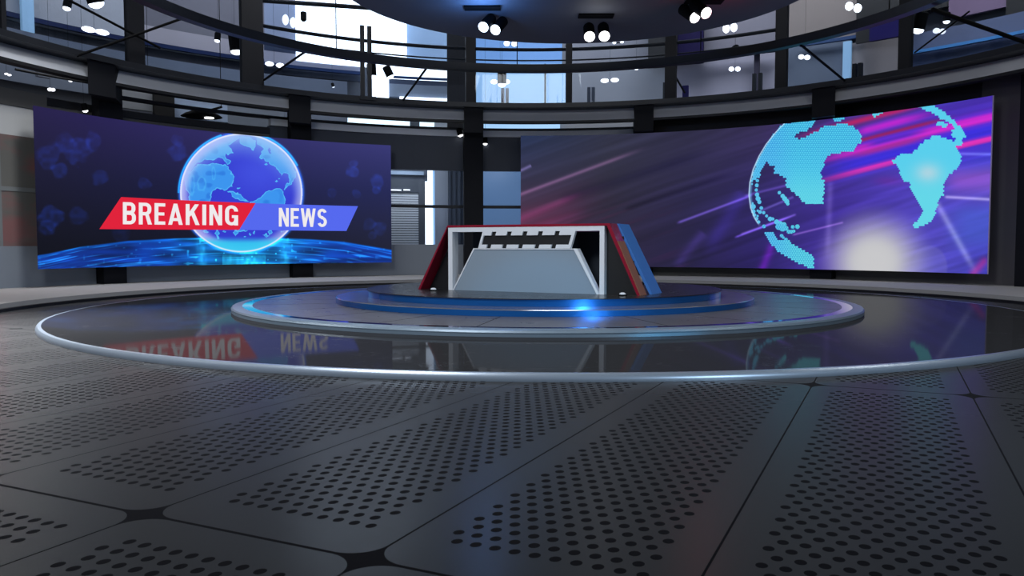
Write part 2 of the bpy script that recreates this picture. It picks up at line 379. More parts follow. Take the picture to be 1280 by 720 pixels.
m_red = mat('red_reflection_strip', (190, 40, 60), 0.4, emit=(190, 40, 66), estr=0.8)  # emissive strip added to imitate the red reflection
tag(MB().arc(11.44, 11.52, 0.98, 3.05, -78, -72.35).build('red_reflection_strip', m_red, t), 'glowing red strip standing in for a reflection at the picture edge')

names = ['behind the left end of the globe screen', 'behind the right part of the globe screen', 'in the open bay left of the desk',
         'behind the left part of the purple screen', 'behind the map on the purple screen', 'right of the purple screen']
for k, nm in enumerate(names):
    az = -59.95 + 25.75 * k
    T = Matrix.Rotation(rad(-az), 4, 'Z')
    b = MB(); b.box(-0.285, 0.285, 11.06, 11.34, 0.122, 4.86, T=T)
    if k < 5:
        xa, xb, ya = [(110, 144, 105), (361, 388, 133), (580, 604, 145), (793, 817, 142), (1015, 1044, 122)][k]
        aa, ab = aim(xa, ya, 10.47)[0], aim(xb, ya, 10.47)[0]
        # bracket head: runs from the pillar forward to the gallery beam
        F_ = [pol(10.47, aa), pol(10.47, ab)]; B_ = [T @ Vector((-0.285, 11.07, 0)), T @ Vector((0.285, 11.07, 0))]
        vs = [(p.x, p.y, z) for z in (4.22, 4.95) for p in (F_[0], F_[1], B_[1], B_[0])]
        b.add(vs, [(0, 1, 2, 3), (7, 6, 5, 4), (0, 4, 5, 1), (1, 5, 6, 2), (2, 6, 7, 3), (3, 7, 4, 0)])
    o = b.build('support_pillar', 'pillar')
    tag(o, 'dark square steel pillar ' + nm, 'pillar', 'pillars round the studio ring')

# upper glazing: posts, panes, rails
posts = [(-75.6, 0.6, 0), (-58.65, 2.15, 1), (-42.4, 3.1, 2), (-9.25, 1.45, 3), (6.2, 1.0, 4), (21.9, 1.7, 5), (38.2, 1.6, 6), (55.1, 1.5, 7), (72, 1.8, 8)]
pn = ['at the far left edge', 'above the left end of the globe screen', 'above the globe, the widest one', 'above the open bay beside the blue ceiling lamps',
      'right of the pale blue windows, the slimmest one', 'right of the plain grey bay', 'above the left rim of the purple screen map', 'above the right end of the purple screen', 'at the far right edge']
for (az, w, k) in posts:
    hw = 10.45 * rad(w) / 2; T = Matrix.Rotation(rad(-az), 4, 'Z')
    o = MB().box(-hw, hw, 10.42, 10.58, 5.06, 9.6, T=T).build('gallery_post', 'pillar'); tag(o, 'dark upright post of the gallery glazing ' + pn[k], 'post', 'gallery glazing posts')
ed = [-104] + [p[0] for p in posts] + [104]
for i in range(len(ed) - 1):
    struct(MB().arc(10.49, 10.502, 5.06, 9.55, ed[i] + 0.4, ed[i + 1] - 0.4).build('window_%d' % (i + 3), 'glass'))
struct(MB().arc(10.40, 10.6, 9.55, 9.75, A0, A1).build('trim_12', 'steel'))
# paired slim rods between two glazing bays
g = MB()
R9 = 10.3
for x0, x1 in ((451, 456), (460, 465)):
    a0, a1 = aim(x0, 100, R9)[0], aim(x1, 100, R9)[0]; g.arc(R9, R9 + 0.06, 5.0, aim(458, 32, R9)[1], a0, a1)
g.box(-0.22, 0.22, R9, R9 + 0.25, 4.96, 5.06, T=Matrix.Rotation(rad(25.4), 4, 'Z'))
tag(g.build('twin_post', 'steel'), 'tall pair of slim dark posts in front of the bright white window', 'post')
# glazing handrails
def hrail(R, z, a0, a1, r, name, label):
    m = MB(); n = int((a1 - a0) / 2); pts = [pol(R, a0 + (a1 - a0) * i / n, z) for i in range(n + 1)]
    for i in range(n): m.rod(pts[i], pts[i + 1], r, 8)
    return tag(m.build(name, 'steel', smooth=True), label, 'rail')
hrail(10.66, 6.63, -41.5, 38, 0.05, 'glazing_rail', 'thick horizontal dark rail across the upper gallery windows')
hrail(10.70, 6.33, -41.5, 38, 0.022, 'glazing_cable', 'thin horizontal dark cable below the thick gallery rail')
hrail(10.75, 6.20, -10, 38, 0.018, 'glazing_cable', 'lowest thin dark cable across the gallery windows right of centre')
m = MB(); m.rod(pol(11, -41, aim(332, 3, 11)[1]), pol(11, -20, aim(470, 9.5, 11)[1]), 0.06); tag(m.build('window_transom', 'steel'), 'straight dark transom across the top of the white window', 'rail')

# hanging ring truss (radius 7) with braces back to the gallery
t = empty('ring_truss', (0, 0, 0), label='large dark ring beam hanging inside the gallery glazing', cat='beam')
MB().lathe([(6.97, 5.22), (7.17, 5.22), (7.17, 5.40), (6.97, 5.40)], 192).build('ring_beam', 'steel', t)
for a in range(-80, 100, 36):
    MB().rod(pol(7.07, a + 5, 5.4), pol(7.07, a + 5, 11.0), 0.012).build('hanger', 'can', t)
def brace(p0, p1, R0, R1, label, r=0.028):
    a = aim(*p0, R0); c = aim(*p1, R1); m = MB(); m.rod(pol(R0, *a), pol(R1, *c), r); tag(m.build('tie_rod', 'can'), label, 'rod', 'diagonal tie rods of the ring truss')
brace((86, 0), (200, 60), 10.2, 10.3, 'dark diagonal tie rod sloping down right at the far upper left')
brace((96, 70), (228, 23), 10.40, 9.0, 'long dark tie rod rising right across the upper left bays')
brace((330, 100), (384, 63), 10.40, 7.1, 'dark tie rod rising right above the globe')
brace((504, 125), (534, 84), 10.40, 7.1, 'dark tie rod crossing the bright lower gallery window')
brace((845, 97), (856, 116), 10.6, 10.9, 'short dark tie rod beside the grey bay post')
brace((1001, 56), (1056, 101), 7.1, 10.40, 'dark tie rod sloping down above the map screen')
brace((1166, 12), (1290, 56), 7.1, 10.40, 'thick dark tie rod sloping down at the upper right', 0.04)
brace((1143, 66), (1212, 14), 11.2, 11.4, 'thin dark tie rod rising right at the upper right', 0.02)

# ceiling disc above the stage and the dark roof
struct(MB().lathe([(0.001, 5.45), (4.2, 5.45), (4.2, 5.75), (0.001, 5.75)], 160, c=(0.662, 0.981, 0)).build('ceiling', 'ceil'))
struct(MB().lathe([(0.001, 11.0), (17.2, 11.0), (17.2, 11.3), (0.001, 11.3)], 96).build('ceiling_roof', 'darkwall'))
h = MB()
for k in range(6):
    p = Vector((0.662, 0.981, 0)) + pol(3.4, k * 60 + 20); h.rod(p + Vector((0, 0, 5.75)), p + Vector((0, 0, 11.0)), 0.02)
struct(h.build('trim_13', 'can'))

# ------------------------------------------------------------------ far wall behind the gallery
struct(MB().arc(15.6, 15.9, 0, 11.0, A0, A1).build('wall_far', 'header'))
cnt = [0]
def seg(x0, x1, y0, y1, m, R=15.2, th=0.12, win=False, name=None):
    ym = (y0 + y1) / 2; xm = (x0 + x1) / 2
    a0 = aim(x0, ym, R)[0]; a1 = aim(x1, ym, R)[0]; zt_ = aim(xm, y0, R)[1]; zb_ = aim(xm, y1, R)[1]
    m = wallcol(m, 1.0) if isinstance(m, tuple) else m
    cnt[0] += 1; a0 -= 0.0007 * cnt[0]; R -= 0.0011 * cnt[0]
    return struct(MB().arc(R, R + th, zb_, min(zt_, 10.98), a0, a1, step=0.3).build(name or ('window_%d' % (20 + cnt[0]) if win else 'wall_gallery'), m))
# left bays
seg(-40, 165, -40, 27, (124, 128, 136)); seg(-40, 165, 26, 32, (24, 32, 60), 15.0); seg(-40, 165, 32, 36, (90, 92, 95), 15.1)
seg(-40, 165, 36, 90, (40, 43, 50))
seg(27, 42, -40, 42, 'tube', 14.9, 0.1, True)
seg(165, 330, -40, 45, (84, 84, 92)); seg(165, 330, 43, 63, (122, 120, 128)); seg(165, 330, 62, 67, (24, 34, 62), 15.0); seg(165, 330, 67, 69, (110, 115, 118), 15.1); seg(165, 330, 69, 110, (40, 42, 50))
seg(330, 372, -40, 55, (104, 114, 135)); seg(330, 452, 70, 86, (112, 115, 130)); seg(330, 452, 84, 88, (28, 42, 72), 15.0); seg(330, 452, 88, 97, (48, 54, 66)); 
seg(330, 452, 55, 70, (38, 46, 64))
# gallery parapet wall
struct(MB().arc(14.0, 14.12, 4.9, 6.15, -66, -24).build('wall_parapet', wallcol((84, 92, 106))))
# centre bays
seg(370, 508, -60, 82, 'sky', 15.1, 0.1, True)
seg(464, 486, 82, 128, 'sky', 14.6, 0.1, True); seg(484, 582, 80, 105, 'sky', 15.1, 0.1, True)
seg(492, 582, 97, 99.5, (34, 50, 80), 14.9); seg(486, 582, 101, 107, (52, 60, 76), 14.9); seg(486, 582, 107, 123, (98, 108, 122), 14.8); seg(500, 582, 122.5, 129, 'sky', 14.7, 0.1, True)
seg(508, 562, -40, 80, (128, 152, 185)); 
seg(559, 595, -60, 160, 'pillar', 14.0)
seg(594, 704, -60, 80, 'sky_blue2', 15.2, 0.1, True); seg(594, 709, 80, 134, 'sky_blue', 15.2, 0.1, True)
seg(680.5, 682.5, 80, 134, 'pillar', 14.9); seg(703, 716, -60, 80, (100, 102, 108)) 
seg(709, 812, -60, 84, (112, 114, 122)); seg(709, 846, 84, 150, (124, 128, 136))
seg(811, 847, -60, 84, 'black', 14.3); seg(846, 880, -60, 80, wallcol((26, 22, 52)), 14.6)
seg(876, 970, -60, 68, (104, 102, 110)); seg(846, 984, 68, 150, (134, 132, 144)); seg(943, 949, 68, 115, wallcol((52, 50, 62)), 14.9)
seg(846, 975, 62, 71, wallcol((24, 22, 48)), 14.7)
seg(982, 1074, -60, 52, (112, 105, 102)); seg(984, 1062, 52, 140, (84, 92, 106)); seg(1054, 1064, 52, 120, 'tube', 14.8, 0.08, True); seg(1062, 1126, 50, 130, (128, 122, 122))
seg(1000, 1075, 49, 53, (50, 66, 96), 14.9)
seg(1072, 1126, -60, 50, 'black', 14.4); seg(1088, 1124, 25, 49, wallcol((26, 22, 66)), 14.2)
# right bays
seg(1126, 1190, -60, 14, 'black'); seg(1188, 1262, -60, 16, (98, 84, 104)); seg(1260, 1420, -60, 16, 'black')
seg(1137, 1420, 15, 42, (76, 84, 106)); seg(1137, 1420, 38, 42, (60, 110, 160), 15.0); seg(1137, 1420, 42, 130, (46, 56, 80))
# what the slot above the header wall shows
seg(433, 512, 145, 158, 'sky_pale', 15.0, 0.1, True); seg(525, 543, 145, 162, 'sky_pale', 15.0, 0.1, True); seg(543, 582, 145, 162, (120, 130, 142), 15.0)
seg(380, 434, 140, 158, (84, 88, 96)); seg(605, 700, 150, 162, 'sky_blue', 15.0, 0.1, True); seg(700, 794, 148, 162, (108, 112, 120))
# left slot scene under the fascia
seg(144, 192, 106, 137, (112, 116, 122), 13.6); seg(217, 284, 120, 150, (130, 145, 168), 13.6); seg(284, 354, 128, 158, (100, 108, 120), 13.6); seg(192, 217, 118, 146, 'black', 13.5)
seg(46, 62, 88, 97, (90, 96, 106), 13.6)
hrail(13.2, 5.02, -64, -34, 0.03, 'slot_rail', 'thin pale rail seen in the dark slot above the globe screen')

# ------------------------------------------------------------------ ground floor behind the open bay
t = empty('roller_shutter', (0, 0, 0), label='closed grey slatted roller shutter in a dark frame beside the globe screen', cat='shutter')
Rs = 13.6
aL, zt_ = aim(478, 240, Rs); aR = aim(523, 240, Rs)[0]; aF = aim(530, 240, Rs)[0]; zf = aim(505, 224, Rs)[1]; zc = aim(505, 236, Rs)[1]
b = MB(); zz = 0.3
while zz < zt_: b.arc(Rs, Rs + 0.03, zz, min(zz + 0.056, zt_), aL, aR); b.arc(Rs + 0.012, Rs + 0.03, zz + 0.056, zz + 0.078, aL, aR, 1); zz += 0.078
b.build('slat_curtain', ['shutter', wallcol((58, 62, 68))], t)
MB().arc(Rs - 0.05, Rs + 0.1, 0, zf, aR, aF).build('side_frame', wallcol((56, 60, 66)), t)
MB().arc(Rs - 0.05, Rs + 0.1, zt_, zf, aL, aR).build('header_box', wallcol((50, 54, 60)), t)
b = MB()
for x0, x1, y in ((486, 501, 237.5), (504, 512, 237.5)): b.arc(Rs - 0.08, Rs - 0.05, aim(x0, y + 0.7, Rs)[1], aim(x0, y - 0.7, Rs)[1], aim(x0, y, Rs)[0], aim(x1, y, Rs)[0])
b.build('light_slit', 'lens_dim', t)
def gseg(x0, x1, y0, y1, m, R, name='wall_bay', win=False):
    return seg(x0, x1, y0, y1, m, R, 0.1, win, name)
gseg(478, 534, 205, 226, (62, 68, 78), 13.9); gseg(532, 542, 200, 330, 'sky', 14.4, None, True); gseg(541.5, 545, 200, 330, 'sky_blue', 14.35, None, True)
gseg(544, 561, 200, 330, (112, 118, 128), 14.3)
b = MB()
for i in range(7):
    x = 560.5 + i * 3; b.arc(14.1 + 0.05 * (i % 2), 14.2 + 0.05 * (i % 2), 0.0, 3.6, aim(x, 250, 14.1)[0], aim(x + 3.05, 250, 14.1)[0])
tag(b.build('stage_curtain', wallcol((48, 54, 64))), 'dark pleated curtain behind the pillar in the open bay', 'curtain')
gseg(600, 656, 200, 330, 'bluepane', 13.8)
t = tag(MB().arc(13.55, 13.62, aim(500, 218, 13.5)[1], aim(500, 213.5, 13.5)[1], aim(482, 215, 13.5)[0], aim(530, 215, 13.5)[0]).build('lintel_strip', wallcol((96, 108, 122))), 'pale blurred strip above the roller shutter', 'trim')

# ------------------------------------------------------------------ lamps
def can_light(x, y, R, s, tilt, label, group, up=1.0, lens='lens'):
    """cylindrical spot with glowing dome, hung on a thin stem; (x, y) is the bottom of the lens"""
    az, z = aim(x, y, R); D = (pol(R, az, z) - CAM).length; r = s * D / FPX
    t = empty('spot_lamp', pol(R, az, z), rad(-az), label, 'lamp', group)
    T = Matrix.Rotation(tilt, 4, 'Y')
    MB().lathe([(0.001, 0.5 * r), (r, 0.5 * r), (r, 2.9 * r), (0.8 * r, 3.1 * r), (0.001, 3.1 * r)], 24, T=T).build('housing', 'can', t, True)
    MB().lathe([(0.001, 0.5 * r), (0.92 * r, 0.5 * r), (0.8 * r, 0.15 * r), (0.4 * r, -0.1 * r), (0.001, -0.18 * r)], 24, T=T).build('lens', lens, t, True)
    b = MB(); top = T @ Vector((0, 0, 3.0 * r)); b.rod(top, (top.x, top.y, 11.0 - z), 0.003, 6); b.build('hanging_stem', 'can', t)
    return t
def twin_lamp(x0, y0, x1, y1, R, w, h_, label, group='twin white lamps beyond the gallery glass', lens='lens'):
    """two glowing round lamps on one bar"""
    az, z = aim((x0 + x1) / 2, (y0 + y1) / 2, R); c = pol(R, az, z); D = (c - CAM).length
    t = empty('twin_lamp', c, rad(-az), label, 'lamp', group)
    cent = []
    for (x, y) in ((x0, y0), (x1, y1)):
        a, zz_ = aim(x, y, R); p = pol(R, a, zz_) - c; lx = p.x * math.cos(rad(az)) - p.y * math.sin(rad(az)); cent.append((lx, zz_ - z))
    rw = w / 2 * D / FPX; rh = h_ / 2 * D / FPX
    for lx, lz in cent:
        m = MB(); n = 20; vs = [(lx + rw * math.cos(2 * math.pi * i / n), yy, lz + rh * math.sin(2 * math.pi * i / n)) for yy in (-0.05, 0.0) for i in range(n)]
        m.add(vs, [tuple(range(n)), tuple(range(2 * n - 1, n - 1, -1))] + [(i, i + n, (i + 1) % n + n, (i + 1) % n) for i in range(n)])
        m.build('lens', lens, t, True)
    b = MB(); b.rod((cent[0][0], 0.03, cent[0][1]), (cent[1][0], 0.03, cent[1][1]), 0.015, 8); b.build('cross_bar', 'can', t)
    b = MB(); b.rod((0, 0.03, 0), (0, 0.03, 11.0 - z), 0.003, 6); b.build('hanging_stem', 'can', t)
    return t
def ceiling_twin(px, faces, tz, label, lenscol, glow, axis):
    """twin spot under the ceiling disc"""
    p = CAM + ray(*px) * ((5.45 - 1) / ray(*px).z)
    t = empty('twin_ceiling_spot', (p.x, p.y, 5.45), 0, label, 'lamp', 'twin spots under the ceiling disc')
    MB().box(-0.34, 0.34, -0.13, 0.13, -0.03, 0.0).build('mount_plate', 'can', t)
    for fx, fy, r in faces:
        q = CAM + ray(fx, fy) * ((tz - 1) / ray(fx, fy).z) - p - Vector((0, 0, 5.45 - p.z))
        q = Vector((q.x, q.y, q.z)); rr = r * 15.8 / FPX
        d = Vector(axis).normalized(); top = q - d * 0.42
        hb = MB(); hb.rod(top, q - d * 0.012, rr * 1.04, 28); hb.build('housing', 'can', t, True)
        lb = MB(); lb.rod(q - d * 0.04, q, rr * 0.97, 28); lb.build('lens', lenscol, t, True)
        ob = MB(); ob.rod((top.x, top.y, -0.02), top + d * 0.08, 0.035, 8); ob.build('yoke', 'can', t)
    L = bpy.data.lights.new('glow', 'POINT'); L.energy = glow[1]; L.color = glow[0]; L.shadow_soft_size = 0.12
    lo = bpy.data.objects.new('lamp_glow', L); COL.objects.link(lo); lo.parent = t; lo.location = (0, -0.35, -0.42)
    return t
M['lens_blue'] = mat('blue_white_lens', (230, 240, 255), 0.3, emit=(0.75, 0.88, 1.0), estr=5)
ceiling_twin((603, 9), [(604, 34, 6.4), (619, 37.5, 6.4)], 5.12, 'twin ceiling spot with blue glow, leftmost of the three under the ceiling', 'lens_blue', ((0.14, 0.38, 1.0), 42), (-0.35, -0.75, -0.6))
ceiling_twin((745, 19), [(737, 46, 6.8), (755.5, 45.5, 6.8)], 5.08, 'twin ceiling spot with plain white faces, middle of the three under the ceiling', 'lens', ((1, 1, 1), 3), (-0.03, -0.78, -0.62))
ceiling_twin((880, 1), [(869, 22, 6.6), (883, 16.5, 6.6)], 5.14, 'twin ceiling spot with red glow, rightmost of the three under the ceiling', 'lens', ((1.0, 0.08, 0.14), 9), (0.38, -0.75, -0.58))

GS = 'black spot lamps hanging round the gallery'
can_light(83, 12.5, 12.5, 4.2, 0.2, 'small black spot lamp at upper left, left of the large cropped one', GS)
can_light(122, 9, 11.5, 8.5, -0.35, 'large black spot lamp cut off by the top edge at upper left', GS)
can_light(271.5, 52.5, 13, 3.4, 0.1, 'small black spot lamp left of the larger one near the wide post', GS)
can_light(296, 67.5, 11.5, 7.0, -0.12, 'black spot lamp close to the wide post above the globe', GS)
can_light(465, 98, 11.5, 5.6, -0.05, 'dark spot lamp against the white window beside the tall twin posts', GS)
can_light(489, 97.5, 12, 4.8, -0.45, 'tilted spot lamp against the white window right of the twin posts', GS)
can_light(627.5, 108, 11.5, 5.4, 0.0, 'black spot lamp against the pale blue window', GS)
can_light(795.5, 87, 11.2, 3.3, 0.0, 'small black spot lamp over the plain grey bay', GS)
can_light(922, 70.5, 11.2, 4.2, -0.25, 'small black spot lamp under the beam right of the red lamps', GS)
can_light(1146, 41, 11.2, 7.0, 0.25, 'large black spot lamp beside the post above the purple screen right end', GS)
can_light(1183, 29, 13, 3.6, 0.05, 'small black spot lamp right of the large one at upper right', GS)
can_light(379.5, 26.5, 13, 3.4, 0.0, 'small dark dome lamp against the bright white window', GS, lens='can')
can_light(436, 77, 12.5, 3.0, -0.3, 'tiny spot lamp below the beam left of the twin posts', GS)
can_light(417, 109.5, 12.5, 1.8, -0.3, 'tiny dark spot lamp low in the bay above the globe', GS, lens='lens_dim')
can_light(576, 170.5, 11.25, 3.2, -0.3, 'small spot lamp below the gallery just left of the centre pillar', GS)
can_light(606.5, 181, 11.38, 2.9, 0.0, 'small white spot lamp just right of the centre pillar', GS)
can_light(107, 140, 11.2, 3.0, -0.25, 'small white spot lamp above the left end of the globe screen', GS)
twin_lamp(110, 37, 127, 40.5, 12.5, 14.5, 5.5, 'pair of bright oval lamps at far upper left')
twin_lamp(336.5, 80, 350, 82, 12.5, 9.5, 5, 'pair of oval lamps right of the wide post')
twin_lamp(356.5, 25, 366, 28.5, 12.5, 7, 12, 'pair of tall round lamps at the left border of the white window', lens='lens_dim')
twin_lamp(633.5, 54.5, 643, 55, 12.5, 7, 6, 'pair of small bright lamps in the blue upper window')
twin_lamp(617.5, 102.5, 633, 102.5, 13, 8, 5, 'pair of oval lamps behind the black spot in the pale blue window')
twin_lamp(756, 101, 768.5, 100.2, 12.5, 9.5, 4.6, 'pair of oval lamps in the middle of the plain grey bay')
twin_lamp(768, 53.8, 777.5, 52.7, 12.5, 4, 2.4, 'tiny pair of lamps right under the ceiling disc')
twin_lamp(908, 36, 917.5, 34.5, 12.5, 7.5, 10, 'pair of tall lamps right of the red ceiling spot')
twin_lamp(914.5, 86.5, 922.5, 86.5, 12.5, 5.6, 5, 'pair of round lamps in the mauve bay left of the slim blue pole')
twin_lamp(1062, 8, 1072.5, 10.5, 12.5, 8, 9, 'cluster of two lamps at the top edge above the map')
twin_lamp(1002, 71.3, 1009.5, 72, 12.5, 6, 5, 'pair of lamps beside the sloping rod above the map')
twin_lamp(1171, 38.7, 1178.5, 39.5, 12.5, 6.5, 5.5, 'pair of oval lamps at upper right on the blue line', lens='lens_dim')
twin_lamp(61.5, 112, 65.5, 112.3, 13.5, 4, 3.5, 'tiny pair of lamps in the dark above the screen left end', lens='lens_dim')
twin_lamp(7, 92.5, 11, 94, 13.5, 3, 2, 'faint tiny pair of lamps at the left edge', lens='lens_dim')
twin_lamp(86.5, 100.8, 88, 101.5, 13.5, 2, 2.4, 'faint tiny lamp in the dark slot at upper left', lens='lens_dim')
# flush oval downlight and shallow dome lamp seen through the left slot
c = pol(13.8, *aim(186, 132.5, 13.8))
t = empty('oval_downlight', c, rad(50), 'white oval downlight in the grey slot above the globe screen', 'lamp')
MB().lathe([(0.001, 0), (0.13, 0), (0.12, 0.04), (0.001, 0.05)], 24).build('lens', 'lens', t, True); MB().rod((0, 0, 0.05), (0, 0, 11.0 - c.z), 0.006).build('hanging_stem', 'can', t)
c = pol(12.2, *aim(252, 146, 12.2))
t = empty('dome_lamp', c, rad(42), 'wide shallow black dome lamp on a slanted arm above the globe', 'lamp')
MB().lathe([(0.001, 0.18), (0.2, 0.16), (0.42, 0.07), (0.52, 0.0), (0.001, 0.0)], 32).build('shade', 'can', t, True)
MB().lathe([(0.001, -0.02), (0.12, -0.02), (0.12, 0.01), (0.001, 0.01)], 24, c=(0.2, 0, 0)).build('lens', 'lens', t, True)
MB().rod((0.1, 0, 0.15), (0.55, 0, 0.32), 0.03).build('arm', 'can', t); MB().rod((0.53, 0, 0.3), (0.53, 0, 11.0 - c.z), 0.01).build('hanging_stem', 'can', t)

# paired balcony stands behind the glass
def stands(prs, y0, y1, R, m, label):
    b = MB()
    z1 = aim(prs[0][0], y0, R)[1]; 
    for x0, x1 in prs: b.arc(R, R + 0.12, 5.02, z1, aim(x0, 110, R)[0], aim(x1, 110, R)[0], 0)
    tag(b.build('balcony_stand', m), label, 'stand', 'paired stands on the gallery walkway')
gd = wallcol((84, 88, 96))
stands([(626.5, 630.5), (632, 636)], 110, 131, 11.6, gd, 'pair of grey upright stands in the pale blue window')
stands([(734, 738), (739.5, 743.5)], 109, 131, 11.6, gd, 'pair of grey upright stands in the plain grey bay')
stands([(940, 944), (947.5, 951.7)], 92, 114, 11.6, 'black', 'pair of black upright stands in the mauve bay')
stands([(1064.5, 1069), (1071.5, 1076)], 80, 98, 11.6, 'black', 'pair of black upright stands in front of the warm grey wall')
stands([(853, 860)], 107, 125, 11.6, wallcol((34, 28, 84)), 'single dark blue stand beside the grey bay post')
stands([(828.5, 831)], 103, 126, 11.6, 'black', 'thin black stand at the right end of the plain grey bay')

# ------------------------------------------------------------------ LED screens
def proj(az, z, R):
    """where a point of the round screen lies in the artwork layout"""
    P = np.stack([R * np.sin(np.radians(az)), R * np.cos(np.radians(az)), z], -1) - np.array(CAM)
    cp, sp = math.cos(PITCH), math.sin(PITCH)
    d = P[..., 1] * cp + P[..., 2] * sp; u = -P[..., 1] * sp + P[..., 2] * cp
    return 640 + FPX * P[..., 0] / d, 360 - FPX * u / d
def inside(poly, X, Y):
    r = np.zeros(X.shape, bool); n = len(poly)
    x0 = min(p[0] for p in poly); x1 = max(p[0] for p in poly); y0 = min(p[1] for p in poly); y1 = max(p[1] for p in poly)
    k = (X >= x0) & (X <= x1) & (Y >= y0) & (Y <= y1); xs = X[k]; ys = Y[k]; rr = np.zeros(xs.shape, bool)
    for i in range(n):
        xa, ya = poly[i]; xb, yb = poly[(i + 1) % n]
        if ya == yb: continue
        c = ((ya > ys) != (yb > ys)) & (xs < (xb - xa) * (ys - ya) / (yb - ya) + xa); rr ^= c
    r[k] = rr; return r
rng = np.random.default_rng(7)
def vnoise(X, Y, sx, sy, seed=0):
    g = np.random.default_rng(seed).random((256, 256)); x = X / sx; y = Y / sy
    xi = np.floor(x).astype(int); yi = np.floor(y).astype(int); fx = x - xi; fy = y - yi; fx = fx * fx * (3 - 2 * fx); fy = fy * fy * (3 - 2 * fy)
    q = lambda a, b: g[a % 256, b % 256]
    return (q(xi, yi) * (1 - fx) + q(xi + 1, yi) * fx) * (1 - fy) + (q(xi, yi + 1) * (1 - fx) + q(xi + 1, yi + 1) * fx) * fy
def ss(a, b, x): t = np.clip((x - a) / (b - a), 0, 1); return t * t * (3 - 2 * t)
def mixc(C, col, w):
    w = np.clip(w, 0, 1)[..., None]; return C * (1 - w) + np.array(col, float) * w
def addc(C, col, w): return C + np.array(col, float) * np.clip(w, 0, None)[..., None]
def grow(poly, cx, cy, k): return [(cx + (x - cx) * k, cy + (y - cy) * k) for x, y in poly]

